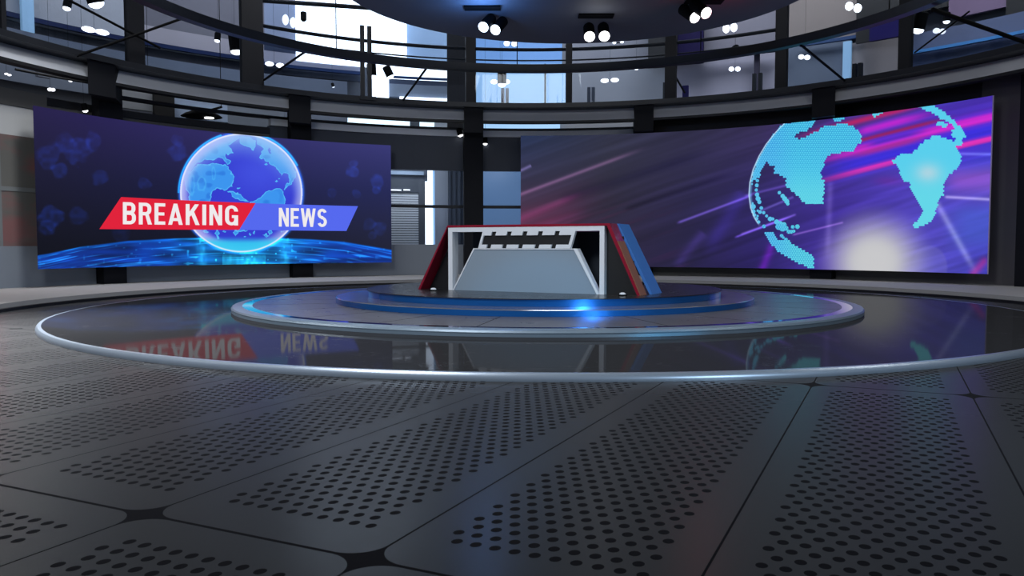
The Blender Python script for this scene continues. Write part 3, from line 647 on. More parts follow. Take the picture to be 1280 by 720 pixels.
def paint_left(X, Y):
    C = np.zeros(X.shape + (3,)); h = (X - 41) / 448
    top = 131 + 50 * h - 12 * np.sin(np.pi * h) * -1; v = np.clip((Y - top) / (330 - top), 0, 1)
    TL = np.array((34, 26, 72.)); TR = np.array((54, 54, 116.)); ML = np.array((21, 20, 48.)); MR = np.array((31, 35, 82.)); BL = np.array((6, 8, 20.)); BR = np.array((26, 28, 48.))
    a = h[..., None]; w1 = np.clip(v / 0.4, 0, 1)[..., None]; w2 = np.clip((v - 0.4) / 0.5, 0, 1)[..., None]
    C = (TL * (1 - a) + TR * a) * (1 - w1) + (ML * (1 - a) + MR * a) * w1; C = C * (1 - w2) + (BL * (1 - a) + BR * a) * w2
    for bx, by, r, s in [(96, 188, 19, 1), (118, 176, 12, .7), (84, 178, 12, .7), (60, 196, 17, .9), (75, 213, 12, .9), (125, 221, 11, .8), (180, 229, 9, .8), (222, 190, 13, .9), (222, 176, 8, .6), (64, 272, 16, 1.3), (60, 285, 12, 1.0),
                         (98, 271, 12, .8), (152, 293, 12, .6), (442, 215, 9, 1), (442, 205, 6, .8), (472, 228, 9, 1.1), (470, 238, 6, 1), (415, 242, 7, .7), (446, 242, 6, .6), (462, 281, 8, .8), (474, 286, 9, .8), (466, 294, 6, .7)]:
        n = vnoise(X, Y, 5, 5, 5); d = np.hypot(X - bx, Y - by) * (0.75 + 0.5 * vnoise(X, Y, 7, 7, 51))
        C = addc(C, (5, 14, 42), s * (1 - ss(r * .7, r * 1.05, d)) * (0.35 + 0.8 * n))
    # glowing network plain along the bottom
    ex = np.array([40, 60, 100, 160, 215, 270, 330, 390, 430, 489, 500]); ey = np.array([320, 317, 308.5, 301, 298, 296.5, 296.5, 299, 302, 312, 314])
    edge = np.interp(X, ex, ey); k = ss(-1, 1.5, Y - edge); dd = Y - edge
    cx = np.exp(-((X - 305) / 75.) ** 2)
    base = np.array((10, 52, 150.)) ; P = np.ones(X.shape + (3,)) * base
    P = mixc(P, (20, 150, 225), cx * 0.75)
    st = vnoise(X + 60 * vnoise(X, Y, 90, 9, 3), dd * 2.2 + X * 0.05 * np.sign(305 - X), 34, 3.2, 11)
    P = addc(P, (20, 75, 95), ss(.5, .95, st) * 1.0); P = P * (0.55 + 0.75 * vnoise(X, Y, 26, 5, 8)[..., None])
    P = addc(P, (30, 120, 130), ss(.82, .98, vnoise(X, dd, 5, 4, 21)) * (0.3 + cx))
    vb = np.exp(-((X - 252) / 6.) ** 2) + np.exp(-((X - 357) / 6.) ** 2) + 0.7 * (abs(X - 305) < 27) * ss(316, 322, Y)
    P = addc(P, (30, 110, 110), vb * (0.4 + 0.8 * vnoise(X, Y, 3, 6, 9)) * cx)
    P = addc(P, (0, 40, 60), np.exp(-((dd - 1.0) / 2.2) ** 2))
    C = C * (1 - k[..., None]) + P * k[..., None]
    # globe
    gx, gy, rx, ry = 301.6, 241.2, 76.6, 74.4
    q = np.hypot((X - gx) / rx, (Y - gy) / ry)
    C = addc(C, (20, 90, 190), np.exp(-((q - 1.0) / 0.03) ** 2) * (q > 1) * 0.9)
    arcglow = (np.exp(-((q - 1.025) / 0.015) ** 2)) * ((np.arctan2(Y - gy, X - gx) < -0.45) & (np.arctan2(Y - gy, X - gx) > -1.25) | (np.arctan2(Y - gy, X - gx) < -1.9))
    C = addc(C, (0, 110, 170), arcglow)
    G = np.ones(X.shape + (3,)) * np.array((50, 58, 205.)); G = mixc(G, (64, 78, 222), np.exp(-(((X - 325) / 40) ** 2 + ((Y - 215) / 30.) ** 2)))
    def cr(pts): return [(215 + x / 7.2, 160 + y / 7.2) for x, y in pts]
    L = [cr([(255, 320), (330, 325), (400, 315), (440, 320), (480, 335), (510, 360), (530, 400), (555, 440), (558, 490), (530, 530), (500, 560), (470, 565), (440, 550), (400, 545), (365, 560), (350, 600), (345, 650), (330, 690), (170, 690), (150, 600), (125, 560), (112, 500), (108, 440), (130, 400), (170, 400), (200, 360), (225, 330)]),
         cr([(100, 400), (150, 310), (200, 240), (270, 170), (350, 110), (440, 75), (520, 60), (600, 65), (610, 90), (560, 120), (500, 160), (540, 190), (550, 230), (510, 240), (480, 230), (500, 280), (525, 290), (520, 320), (500, 330), (470, 290), (430, 265), (400, 285), (350, 285), (280, 290), (230, 310), (200, 345), (165, 400)]),
         cr([(610, 75), (700, 72), (745, 110), (760, 160), (735, 200), (710, 200), (690, 170), (640, 160), (610, 130)]),
         cr([(750, 75), (820, 85), (900, 130), (980, 195), (1040, 260), (1090, 340), (1115, 400), (1112, 450), (1080, 490), (1040, 530), (1015, 555), (1020, 520), (1060, 480), (1050, 420), (1010, 400), (985, 425), (960, 400), (930, 350), (870, 310), (820, 285), (790, 270), (800, 220), (830, 190), (800, 170), (770, 150)]),
         cr([(500, 568), (560, 575), (620, 605), (650, 640), (695, 668), (640, 660), (580, 640), (545, 620), (530, 590)]),
         cr([(700, 668), (800, 625), (830, 590), (870, 570), (920, 545), (970, 545), (1000, 570), (1015, 620), (1012, 720), (700, 720)])]
    isl = [cr([(x - w, y), (x, y - h_), (x + w, y), (x, y + h_)]) for x, y, w, h_ in [(845, 325, 14, 14), (942, 480, 14, 7), (968, 465, 8, 6), (600, 545, 16, 10), (875, 200, 0.1, 0.1), (410, 945, 22, 40), (420, 985, 10, 18), (575, 940, 22, 40), (620, 925, 60, 16), (700, 960, 14, 14), (740, 940, 12, 20), (655, 975, 16, 8), (885, 935, 20, 26), (850, 965, 36, 14), (990, 935, 10, 16), (300, 930, 30, 16), (470, 930, 14, 14)]]
    lm = np.zeros(X.shape, bool); co = np.zeros(X.shape, bool)
    wx = X + 2.6 * (vnoise(X, Y, 3.2, 3.2, 31) - .5); wy = Y + 2.6 * (vnoise(X, Y, 3.2, 3.2, 32) - .5)
    for p in L + isl:
        i1 = inside(p, wx, wy); lm |= i1
        for dx, dy in ((1.1, 0), (-1.1, 0), (0, 1.1), (0, -1.1)): co |= i1 & ~inside(p, wx + dx, wy + dy)
    lakes = [cr([(250, 320), (300, 292), (370, 290), (430, 265), (470, 300), (420, 312), (330, 325)]), cr([(870, 175), (900, 210), (880, 228), (860, 200)]), cr([(525, 150), (590, 120), (600, 135), (540, 165)])]
    land = np.ones(X.shape + (3,)) * np.array((58, 148, 238.)); land = mixc(land, (110, 190, 245), ss(215, 172, Y) * .8)
    land = addc(land, (-12, -22, -14), ss(.55, .8, vnoise(X, Y, 9, 7, 41)))
    w = lm.astype(float)
    for p in lakes: w[inside(p, wx, wy)] = 0
    G = G * (1 - w[..., None]) + land * w[..., None]; G = mixc(G, (88, 196, 250), co * w * .8)
    for bx, by, r1, r2 in [(252, 229, 5, 8), (267, 216, 2.2, 7), (240, 230, 3, 12)]: G = mixc(G, (84, 196, 250), np.exp(-((np.hypot((X - bx) / r1, (Y - by) / r2) - 1 + .5 * (vnoise(X, Y, 4, 4, 61) - .5)) / .2) ** 2) * .45 * w)
    th = np.arctan2(Y - gy, X - gx)
    G = mixc(G, (186, 200, 250), ss(0.80, 1.02, q) * 0.85)
    G = mixc(G, (140, 190, 248), ss(0.5, .95, q) * ss(0.1, -0.6, (Y - gy) / ry) * .6)
    G = mixc(G, (190, 190, 250), ss(.8, .97, q) * ss(.2, -.5, (X - gx) / rx) * .6)
    G = mixc(G, (150, 140, 205), ss(.84, .98, q) * ss(-.1, .3, (Y - gy) / ry) * ss(.85, .5, (Y - gy) / ry) * .5)
    G = mixc(G, (50, 205, 242), ss(294, 305, Y) * .9)
    G = mixc(G, (232, 238, 255), np.exp(-((q - 0.985) / 0.013) ** 2) * .95)
    m = (q < 1.0)[..., None]; C = np.where(m, G, C)
    return C

def paint_right(X, Y):
    h = np.clip((X - 651) / 590, 0, 1); C = np.zeros(X.shape + (3,))
    xs = [651, 760, 860, 950, 1040, 1130, 1241]
    tops = [(38, 50, 82), (50, 52, 72), (48, 46, 72), (54, 46, 84), (66, 44, 120), (70, 52, 170), (64, 56, 170)]
    mids = [(58, 46, 68), (42, 38, 58), (40, 36, 72), (46, 38, 98), (60, 44, 140), (78, 62, 184), (84, 78, 198)]
    bots = [(84, 40, 60), (40, 32, 60), (32, 28, 62), (40, 30, 96), (74, 56, 168), (92, 84, 194), (60, 58, 172)]
    f = lambda L: np.stack([np.interp(X, xs, [c[i] for c in L]) for i in range(3)], -1)
    top = np.interp(X, [651, 792, 960, 1055, 1241], [170, 167, 156, 147, 119]); v = np.clip((Y - top) / (340 - top), 0, 1)[..., None]
    C = np.where(v < .5, f(tops) * (1 - v * 2) + f(mids) * v * 2, f(mids) * (2 - v * 2) + f(bots) * (v * 2 - 1))
    u = Y + 0.36 * (X - 651)             # streaks rising to the right in the left half
    n = vnoise(u + 7 * vnoise(X, Y, 120, 60, 2), X, 5.5, 130, 6); C = C * (0.90 + 0.20 * n[..., None])
    C = addc(C, (34, 0, 8), ss(225, 300, u) * ss(430, 300, u) * ss(780, 670, X) * (0.35 + .7 * vnoise(u, X, 6, 90, 13)))
    C = addc(C, (24, 0, 8), ss(.62, .85, vnoise(u, X, 4.5, 70, 17)) * ss(240, 300, Y - 0 * X) * ss(900, 780, X) * .8)
    def line(x0, y0, x1, y1, w, col, s=1.0, fade=True):
        nonlocal C
        dx, dy = x1 - x0, y1 - y0; L = math.hypot(dx, dy); t = ((X - x0) * dx + (Y - y0) * dy) / L / L; d = ((X - x0) * dy - (Y - y0) * dx) / L
        e = ss(-0.02, 0.06, t) * ss(1.02, .7 if fade else .97, t); C = addc(C, col, np.exp(-(d / w) ** 2) * e * s)
    line(640, 247, 812, 183, 2.4, (56, 34, 48)); line(640, 277, 730, 241, 4.5, (34, 8, 22)); line(645, 216, 664, 207, 2, (60, 52, 78), 1, False); line(648, 292, 740, 262, 6, (26, 4, 14), .7)
    line(846, 279, 940, 244, 1.7, (62, 46, 110), 1, False); line(918, 297, 996, 268, 1.4, (70, 48, 130)); line(780, 262, 930, 212, 3, (-12, -12, -14)); line(700, 250, 900, 185, 6, (-12, -12, -10))
    line(930, 245, 1010, 225, 1.6, (36, 26, 60)); line(950, 264, 992, 246, 1.6, (40, 36, 60), 1, False); line(925, 293, 995, 268, 1.5, (44, 34, 60), 1, False); line(990, 294, 1054, 278, 1.3, (62, 42, 62), 1, False)
    line(1038, 225, 1034, 330, 4, (28, 26, 28)); line(952, 338, 968, 300, 5, (46, 0, 60)); line(880, 290, 840, 338, 6, (18, 12, 36)); line(930, 240, 880, 320, 9, (10, 6, 34))
    # bright sweeping streaks upper right
    s = Y + (0.225 + 0.00012 * (1241 - X)) * (X - 1241)     # height at which the streak meets the right edge
    W = ss(985, 1090, X)
    ps = [118, 132, 139, 143, 149, 153, 158, 166, 169, 171, 175, 178, 196, 210, 222, 236]
    cs = [(68, 46, 165), (74, 48, 182), (100, 45, 205), (196, 40, 205), (198, 42, 198), (92, 46, 214), (58, 46, 215), (60, 46, 216), (120, 48, 205), (224, 50, 188), (220, 50, 182), (76, 52, 212), (66, 62, 206), (84, 76, 200), (140, 80, 200), (128, 84, 200)]
    S = np.stack([np.interp(s, ps, [c[i] for c in cs]) for i in range(3)], -1)
    m_ = (W * ss(116, 120, s) * ss(lerp(188, 232, ss(1120, 1220, X)), lerp(168, 200, ss(1120, 1220, X)), s))[..., None]; C = C * (1 - m_) + S * m_
    C = mixc(C, (196, 34, 96), ss(985, 1040, X) * ss(1180, 1120, X) * np.exp(-((s - 110) / 4.2) ** 2) * .85)
    C = mixc(C, (172, 32, 84), ss(1030, 1060, X) * ss(1200, 1150, X) * np.exp(-((s - 135) / 2.6) ** 2) * .8)
    C = mixc(C, (204, 38, 214), ss(1060, 1085, X) * ss(1190, 1120, X) * np.exp(-((s - 124) / 5.) ** 2) * .9)
    C = mixc(C, (178, 44, 140), ss(1050, 1090, X) * ss(1170, 1130, X) * np.exp(-((s - 152) / 4) ** 2) * .7)
    C = mixc(C, (52, 42, 205), ss(1075, 1100, X) * ss(1170, 1130, X) * np.exp(-((s - 143) / 4) ** 2) * .7)
    C = mixc(C, (120, 36, 140), ss(1080, 1110, X) * ss(1150, 1110, X) * np.exp(-((Y - 226) / 6) ** 2) * .35)
    C = mixc(C, (150, 84, 200), ss(1170, 1200, X) * np.exp(-((Y - 226) / 16) ** 2) * .6)
    C = C * (0.93 + .13 * vnoise(s, X, 3.2, 140, 19)[..., None])
    line(1180, 246, 1250, 250, 2.0, (80, 80, 50), 1, False); line(1185, 192, 1250, 193, 2, (40, 50, 40), 1, False)
    C = mixc(C, (72, 96, 208), ss(1170, 1215, X) * ss(250, 270, Y) * ss(325, 290, Y) * .6)
    line(1170, 252, 1222, 345, 4, (50, 54, 30)); line(1214, 345, 1236, 320, 5, (70, -10, -20))
    C = mixc(C, (108, 104, 190), (1 - ss(20, 24, np.hypot(X - 1162, (Y - 334) * .82))) * ss(1133, 1150, X) * .45)
    g = np.hypot((X - 1093) / 1.0, (Y - 328) / 0.95)
    C = mixc(C, (190, 190, 196), ss(82, 20, g)); C = mixc(C, (205, 205, 205), ss(40, 10, g) * .6)
    # halftone map
    k6 = lambda pts, ox, oy: [(ox + x / 6., oy + y / 6.) for x, y in pts]
    ca = (925, 115); cb = (925, 225); cc = (1075, 110); cd = (1075, 225)
    lands = [k6([(325, 236), (562, 208), (540, 250), (500, 295), (450, 305), (385, 345), (450, 352), (505, 328), (548, 308), (592, 288), (636, 252), (700, 246), (800, 238), (860, 265), (900, 310), (912, 345), (905, 375), (875, 405), (850, 440), (780, 450), (700, 465), (660, 475), (630, 510), (632, 540), (605, 590), (610, 640), (632, 670), (632, 710), (622, 842), (505, 846), (460, 812), (410, 760), (365, 725), (345, 690), (350, 655), (330, 635), (300, 620), (262, 608), (245, 570), (300, 548), (215, 548), (200, 515), (180, 560), (150, 620), (138, 650), (95, 655), (80, 690), (95, 620), (130, 520), (180, 430), (250, 320)], *ca),
             k6([(690, 200), (785, 186), (782, 212), (710, 218)], *ca), k6([(985, 178), (1020, 155), (1060, 150), (1015, 195)], *ca),
             k6([(242, 550), (290, 505), (350, 488), (400, 485), (440, 440), (500, 385), (530, 380), (550, 350), (620, 370), (690, 395), (715, 450), (755, 495), (755, 560), (740, 590), (650, 670), (632, 720), (628, 800), (600, 820), (570, 920), (540, 990), (470, 1040), (410, 1045), (395, 1020), (450, 990), (445, 960), (475, 930), (465, 890), (430, 850), (410, 800), (380, 750), (370, 710), (315, 690), (290, 600)], *cc),
             k6([(425, 138), (540, 122), (620, 170), (700, 240), (760, 300), (800, 370), (750, 385), (770, 425), (705, 430), (700, 400), (720, 385), (680, 350), (690, 315), (735, 320), (660, 250), (620, 235), (590, 240), (590, 210), (520, 180)], *cc),
             k6([(560, 265), (620, 250), (670, 285), (640, 295), (580, 285)], *cc), k6([(85, 210), (120, 185), (172, 182), (110, 222)], *cc),
             k6([(180, 400), (250, 385), (265, 425), (300, 455), (350, 440), (400, 480), (480, 530), (545, 560), (555, 625), (535, 630), (560, 665), (520, 660), (430, 620), (300, 550), (230, 480)], *cb)]
    # hexagonal dots: an area belongs to the map when its dot centre does
    p = 2.9; row = np.round(Y / (p * .866)); off = (row % 2) * .5; colx = np.round(X / p - off) + off; hx = colx * p; hy = row * p * .866
    lm = np.zeros(X.shape, bool)
    for q in lands: lm |= inside(q, hx, hy)
    dots = [(x, y, r) for x, y, r in [(295, 95, 13), (320, 120, 16), (335, 140, 18), (350, 160, 18), (358, 178, 13), (225, 292, 17), (245, 292, 12), (275, 315, 19), (300, 330, 22), (330, 335, 18), (290, 350, 24), (320, 360, 26), (345, 362, 18), (365, 388, 15), (385, 388, 14), (403, 384, 12), (395, 352, 14), (430, 350, 17), (312, 418, 13), (325, 432, 10), (345, 445, 12), (180, 348, 14), (130, 5, 12), (126, 40, 14), (122, 75, 12), (128, 110, 16), (135, 140, 18), (145, 165, 15), (160, 210, 13), (150, 240, 14), (178, 245, 12), (200, 270, 11), (100, 200, 18), (100, 235, 16), (95, 175, 8), (108, 262, 13), (125, 290, 12), (140, 315, 12), (133, 230, 9), (132, 270, 9), (90, 30, 7), (92, 190, 9)]]
    for x, y, r in dots: lm |= np.hypot(X - (925 + x / 6), Y - (225 + y / 6)) < r / 6
    col = np.ones(X.shape + (3,)) * np.array((88, 206, 236.)); col = mixc(col, (104, 218, 230), ss(200, 250, Y) * .7); col = mixc(col, (92, 190, 240), ss(1000, 960, X) * .7)
    col = mixc(col, (176, 212, 224), np.exp(-(((X - 1160) / 16) ** 2 + ((Y - 216) / 12.) ** 2)) * .9)
    dist = np.hypot(X - hx, Y - hy); col = addc(col, (-80, -75, -30), ss(1.05, 1.5, dist) * np.clip(0.25 + 0.75 * ss(250, 170, Y) + (Y > 280) * .6, 0, 1) * (X < 1075))
    C = np.where(lm[..., None], col, C)
    # bright limb of the globe on the left
    lx = np.interp(Y, [154, 165, 180, 195, 212, 228, 244, 260, 272, 282], [981, 970, 958, 949, 941.5, 937.5, 936.3, 938.5, 943, 949])
    C = mixc(C, (190, 225, 250), np.exp(-((X - lx) / 0.9) ** 2) * ss(284, 276, Y))
    C = mixc(C, (110, 200, 240), np.exp(-((X - lx - 1.8) / 1.4) ** 2) * ss(284, 276, Y) * ss(150, 200, Y) * .5)
    return C

def srgb2lin(C):
    c = np.clip(C, 0, 255) / 255.; return np.where(c <= 0.04045, c / 12.92, ((c + 0.055) / 1.055) ** 2.4)
def art_material(name):
    m = bpy.data.materials.new(name); m.use_nodes = True; nt = m.node_tree; b = nt.nodes['Principled BSDF']
    at = nt.nodes.new('ShaderNodeAttribute'); at.attribute_name = 'picture'
    b.inputs['Base Color'].default_value = (0.004, 0.004, 0.005, 1); b.inputs['Roughness'].default_value = 0.45; b.inputs['Specular IOR Level'].default_value = 0.2
    nt.links.new(at.outputs['Color'], b.inputs['Emission Color']); b.inputs['Emission Strength'].default_value = 1.0
    return m
RS = 10.76
def display(name, parent, a0, a1, z0, z1, nx, nz, paint, m):
    az = np.linspace(a0, a1, nx + 1); z = np.linspace(z0, z1, nz + 1); A, Z = np.meshgrid(az, z)
    V = np.stack([RS * np.sin(np.radians(A)), RS * np.cos(np.radians(A)), Z], -1).reshape(-1, 3)
    X, Y = proj(A, Z, RS); C = srgb2lin(paint(X, Y)).reshape(-1, 3)
    me = bpy.data.meshes.new(name); i = np.arange(nx * nz); r = i // nx; c = i % nx; v0 = r * (nx + 1) + c
    F = np.stack([v0, v0 + 1, v0 + nx + 2, v0 + nx + 1], -1)
    me.vertices.add(len(V)); me.vertices.foreach_set('co', V.astype(np.float32).ravel())
    me.loops.add(F.size); me.loops.foreach_set('vertex_index', F.astype(np.int32).ravel())
    me.polygons.add(len(F)); me.polygons.foreach_set('loop_start', (np.arange(len(F)) * 4).astype(np.int32))
    me.update(); me.validate()
    at = me.color_attributes.new('picture', 'FLOAT_COLOR', 'POINT'); at.data.foreach_set('color', np.concatenate([C, np.ones((len(C), 1))], 1).astype(np.float32).ravel())
    me.materials.append(m); o = bpy.data.objects.new(name, me); COL.objects.link(o); o.parent = parent; return o
L0, L1, LZ0, LZ1 = -70.8, -21.38, 0.510, 3.815
R0_, R1_, RZ0, RZ1 = -1.28, 65.23, 0.376, 4.19
def screen(label, a0, a1, z0, z1):
    t = empty('curved_video_wall', (0, 0, 0), label=label, cat='screen')
    MB().arc(RS + 0.012, RS + 0.14, z0 + 0.03, z1 - 0.02, a0 + 0.8, a1 - 0.8).build('screen_housing', 'black', t)
    b = MB()
    k = 0
    for a in (-59.95, -34.2, -8.45, 17.3, 43.05):
        if a0 < a < a1:
            for z in (z0 + 0.6, z1 - 0.6): b.box(-0.15, 0.15, RS + 0.10, 11.10, z - 0.06, z + 0.06, T=Matrix.Rotation(rad(-a), 4, 'Z'))
    b.build('wall_bracket', 'can', t)
    return t
tL = screen('curved video wall showing a blue globe and a breaking news banner', L0, L1, LZ0, LZ1)
display('display', tL, L0, L1, LZ0, LZ1, 1000, 420, paint_left, art_material('left_screen_picture'))
tR = screen('wide curved video wall showing a turquoise dotted world map on purple streaks', R0_, R1_, RZ0, RZ1)
display('display', tR, R0_, R1_, RZ0, RZ1, 1300, 480, paint_right, art_material('right_screen_picture'))
MB().arc(RS - 0.004, RS + 0.012, RZ0, RZ1, R1_ + 0.01, R1_ + 0.12).build('edge_trim', wallcol((140, 130, 170)), tR)

# banner and lettering lie on the face of the left screen
def on_screen(name, polys, m, depth, parent, label=None):
    """polys: lists of artwork points, cut into upright slices so they follow the curve"""
    mb = MB()
    for P in polys:
        pts = [aim(x, y, RS - depth) for x, y in P]
        xs = [p[0] for p in pts]; n = max(1, int((max(xs) - min(xs)) / 0.8)); bm = bmesh.new()
        vs = [bm.verts.new((a, z, 0)) for a, z in pts]; bm.faces.new(vs)
        for i in range(1, n):
            x = min(xs) + (max(xs) - min(xs)) * i / n
            bmesh.ops.bisect_plane(bm, geom=bm.verts[:] + bm.edges[:] + bm.faces[:], plane_co=(x, 0, 0), plane_no=(1, 0, 0))
        bm.verts.index_update(); mb.add([pol(RS - depth, v.co.x, v.co.y) for v in bm.verts], [[v.index for v in f.verts] for f in bm.faces]); bm.free()
    o = mb.build(name, m, parent); 
    if label: o['label'] = label
    return o
def emat(name, c): return mat(name, (0.005, 0.005, 0.005), 0.5, spec=0.1, emit=c, estr=1.0)
E_red = emat('banner_red', (224, 30, 56)); E_blue = emat('banner_blue', (84, 104, 238)); E_txt = emat('lettering_white', (238, 234, 236))
on_screen('red_banner', [[(124.3, 286.3), (151.5, 246.3), (319.5, 253.9), (299, 287.3)]], E_red, 0.008, tL, 'red slanted banner')
def bl(t): return (lerp(319.5, 447.5, t), lerp(253.9, 257.7, t)), (lerp(299, 433, t), lerp(287.3, 288.7, t))
on_screen('blue_banner', [[bl(0)[0], bl(1)[0], bl(1)[1], bl(0)[1]]], E_blue, 0.008, tL, 'blue slanted banner')

# condensed bold capitals drawn as simple shapes in a unit cell (x 0..w, y 0..1 upwards)
S = 0.17; Tk = 0.15
def R_(x0, x1, y0, y1): return [(x0, y0), (x1, y0), (x1, y1), (x0, y1)]
def bowl(x0, x1, y0, y1, n=10, right=True, tx=S, ty=Tk):
    """open bowl: right half of a rounded ring, as quads"""
    out = []; rx = min((x1 - x0) * 0.75, (y1 - y0) / 2 * 0.9); ry = (y1 - y0) / 2 * 0.85
    def path(ix, iy):
        pts = [(x0, y1 - iy)]
        for i in range(n + 1):
            a = math.pi / 2 * (1 - i / n); pts.append((x1 - rx + (rx - ix) * math.cos(a), y1 - ry + (ry - iy) * math.sin(a)))
        for i in range(n + 1):
            a = -math.pi / 2 * i / n; pts.append((x1 - rx + (rx - ix) * math.cos(a), y0 + ry + (ry - iy) * math.sin(a)))
        pts.append((x0, y0 + iy)); return pts
    o, i_ = path(0, 0), path(tx, ty)
    for k in range(len(o) - 1): out.append([o[k], o[k + 1], i_[k + 1], i_[k]])
    return out
def bend(cx, cy, rx, ry, a0, a1, tx=S, ty=Tk, n=12):
    out = []
    for i in range(n):
        p, q = rad(a0 + (a1 - a0) * i / n), rad(a0 + (a1 - a0) * (i + 1) / n)
        out.append([(cx + rx * math.cos(p), cy + ry * math.sin(p)), (cx + rx * math.cos(q), cy + ry * math.sin(q)), (cx + (rx - tx) * math.cos(q), cy + (ry - ty) * math.sin(q)), (cx + (rx - tx) * math.cos(p), cy + (ry - ty) * math.sin(p))])
    return out
w = 0.55
GL = {
 'B': (0.57, [R_(0, S, 0, 1)] + bowl(S * .5, .55, .46, 1.0) + bowl(S * .5, .57, 0, .58)),
 'R': (0.56, [R_(0, S, 0, 1)] + bowl(S * .5, .55, .42, 1.0) + [[(.27, .48), (.42, .50), (.58, 0), (.40, 0)]]),
 'E': (0.47, [R_(0, S, 0, 1), R_(S, .47, 0, Tk), R_(S, .47, 1 - Tk, 1), R_(S, .43, .43, .57)]),
 'A': (0.64, [[(0, 0), (.17, 0), (.40, 1), (.24, 1)], [(.64, 0), (.47, 0), (.24, 1), (.40, 1)], R_(.14, .50, .18, .32)]),
 'K': (0.60, [R_(0, S, 0, 1), [(.12, .34), (.30, .52), (.58, 1), (.40, 1), (.12, .56)], [(.22, .55), (.36, .66), (.61, 0), (.43, 0)]]),
 'I': (0.18, [R_(0, S, 0, 1)]),
 'N': (0.56, [R_(0, .16, 0, 1), R_(.40, .56, 0, 1), [(0, 1), (.17, 1), (.56, 0), (.39, 0)]]),
 'G': (0.57, bend(.285, .70, .285, .30, 0, 180) + bend(.285, .30, .285, .30, 180, 360) + [R_(0, S, .29, .71), R_(.57 - S, .57, 0.0, .50), R_(.30, .57, .37, .51)]),
 'W': (0.84, [[(0, 1), (.16, 1), (.30, 0), (.15, 0)], [(.34, 1), (.50, 1), (.30, 0), (.15, 0)], [(.34, 1), (.50, 1), (.69, 0), (.54, 0)], [(.68, 1), (.84, 1), (.69, 0), (.54, 0)]]),
 'S': (0.53, bend(.265, .72, .265, .28, 20, 250) + bend(.265, .28, .265, .28, -160, 70) + [[(.10, .60), (.22, .42), (.43, .42), (.31, .60)]]),
}
def word(txt, x0, x1, gap, topf, botf, name, label):
    tot = sum(GL[c][0] for c in txt) + gap * (len(txt) - 1); k = (x1 - x0) / tot; x = 0; polys = []
    for c in txt:
        wd, sh = GL[c]
        for P in sh:
            polys.append([(x0 + (x + px) * k, botf(x0 + (x + px) * k) + (topf(x0 + (x + px) * k) - botf(x0 + (x + px) * k)) * py) for px, py in P])
        x += wd + gap
    return on_screen(name, polys, E_txt, 0.014, tL, label)
word('BREAKING', 153.6, 297.6, 0.13, lambda x: lerp(252.6, 257.0, (x - 153.6) / 144), lambda x: lerp(280.3, 281.8, (x - 153.6) / 144), 'headline_lettering', 'white capitals on the red banner')
word('NEWS', 348.6, 408.6, 0.10, lambda x: lerp(259.8, 261.0, (x - 348.6) / 60), lambda x: lerp(283.2, 283.8, (x - 348.6) / 60), 'headline_lettering', 'white capitals on the blue banner')

# ------------------------------------------------------------------ light
wd = bpy.data.worlds.new('world'); SC.world = wd; wd.use_nodes = True
wd.node_tree.nodes['Background'].inputs[0].default_value = (0.30, 0.34, 0.42, 1); wd.node_tree.nodes['Background'].inputs[1].default_value = 0.45
def area(name, loc, target, size, e, col=(1, 1, 1), sy=None, spread=180):
    L = bpy.data.lights.new(name, 'AREA'); L.energy = e; L.color = col; L.size = size; L.spread = rad(spread)
    if sy: L.shape = 'RECTANGLE'; L.size_y = sy
    o = bpy.data.objects.new(name, L); COL.objects.link(o); o.location = loc
    o.rotation_euler = (Vector(target) - Vector(loc)).to_track_quat('-Z', 'Y').to_euler(); return o
area('studio_lamp_left', (-11.5, -7.0, 6.5), (-9.5, 1.5, 0.5), 2.5, 30, (1.0, 0.98, 0.96))
area('studio_lamp_key', (3.9, -11.6, 1.8), (0.8, -5.0, 0.1), 1.0, 40, (0.62, 0.82, 1.0), spread=110)
def spot(name, loc, target, e, col, ang, blend=0.5, r=0.15):
    L = bpy.data.lights.new(name, 'SPOT'); L.energy = e; L.color = col; L.spot_size = rad(ang); L.spot_blend = blend; L.shadow_soft_size = r
    o = bpy.data.objects.new(name, L); COL.objects.link(o); o.location = loc; o.rotation_euler = (Vector(target) - Vector(loc)).to_track_quat('-Z', 'Y').to_euler(); return o
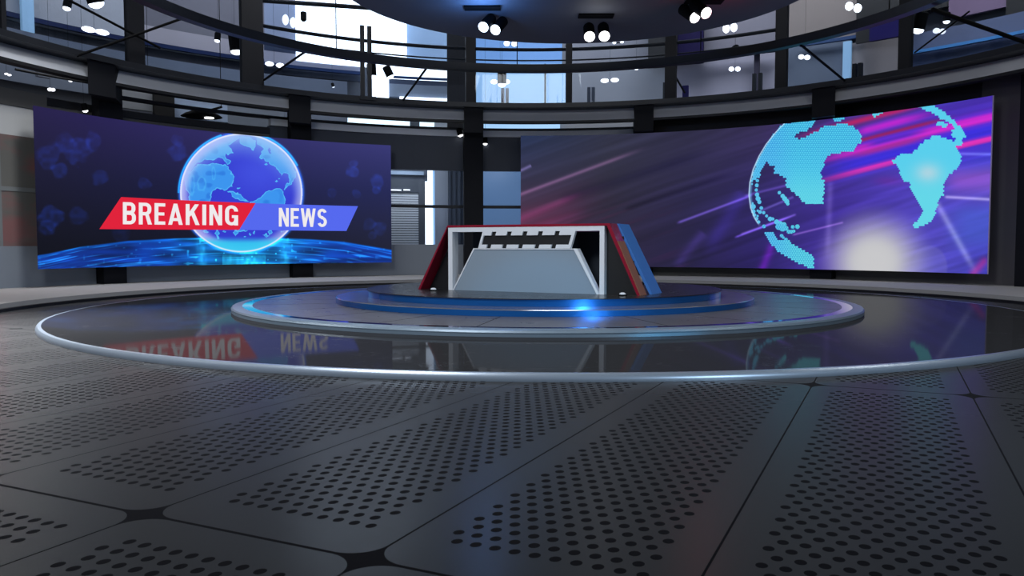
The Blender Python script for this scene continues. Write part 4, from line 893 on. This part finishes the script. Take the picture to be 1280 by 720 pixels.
spot('blue_effect_spot', (3.6, -10.7, 0.95), (0.42, -2.75, 0.27), 900, (0.10, 0.60, 1.0), 10, 0.6)
area('left_wall_fill', (-6.5, 1.5, 7.2), (-10.9, 3.4, 1.6), 1.2, 24, (1, 1, 1), spread=60)  # unseen fill light added to brighten the left wall panel
area('studio_lamp_front', (-4.5, -9.0, 7.2), (0, 1, 0.6), 3.0, 640, (0.95, 0.97, 1.0))
area('studio_lamp_top', (0.5, -4.5, 8.0), (0.5, 0.5, 0.0), 3.0, 200, (0.92, 0.96, 1.0))
area('studio_lamp_side', (-7.6, -2.0, 5.4), (-6.8, -4.2, 0), 1.4, 270, (1.0, 0.99, 0.98), spread=80)
area('studio_lamp_right', (9.0, -7.0, 6.5), (8, 5, 1.0), 2.5, 200, (1.0, 0.98, 0.95))
for a in (-70, -35, 0, 35, 70):
    area('ring_step_fill', pol(9.0, a, 9.6), pol(10.2, a, 0), 2.0, 115 if a < -20 else (62 if a < 30 else 38), (0.97, 0.98, 1.0), spread=110)  # unseen overhead fills added to lift the ring step, header and fascia
for a, e in ((-17, 45), (-4, 10)):
    area('back_room_fill', pol(12.4, a, 3.6), pol(14.0, a, 1.6), 0.8, e, (0.96, 0.98, 1.0))  # fills hidden behind the header, added to brighten the shutter bay
for a in (-78, -58, -38, -18, 2, 22, 42, 62, 80):
    area('gallery_fill', pol(12.6, a, 10.6), pol(15.2, a, 6.0), 2.6, 210, (1.0, 1.0, 1.0))  # out-of-view fills added to brighten the wall behind the gallery

# ------------------------------------------------------------------ camera
cd_ = bpy.data.cameras.new('camera'); cam = bpy.data.objects.new('camera', cd_); COL.objects.link(cam)
cd_.sensor_width = 36; cd_.lens = FPX / 1280 * 36; cd_.clip_start = 0.05; cd_.clip_end = 200
cam.location = CAM; cam.rotation_euler = (math.pi / 2 + PITCH, 0, 0); SC.camera = cam
SC.view_settings.view_transform = 'Standard'; SC.view_settings.look = 'None'; SC.view_settings.exposure = 0; SC.view_settings.gamma = 1
SC.view_settings.use_curve_mapping = False
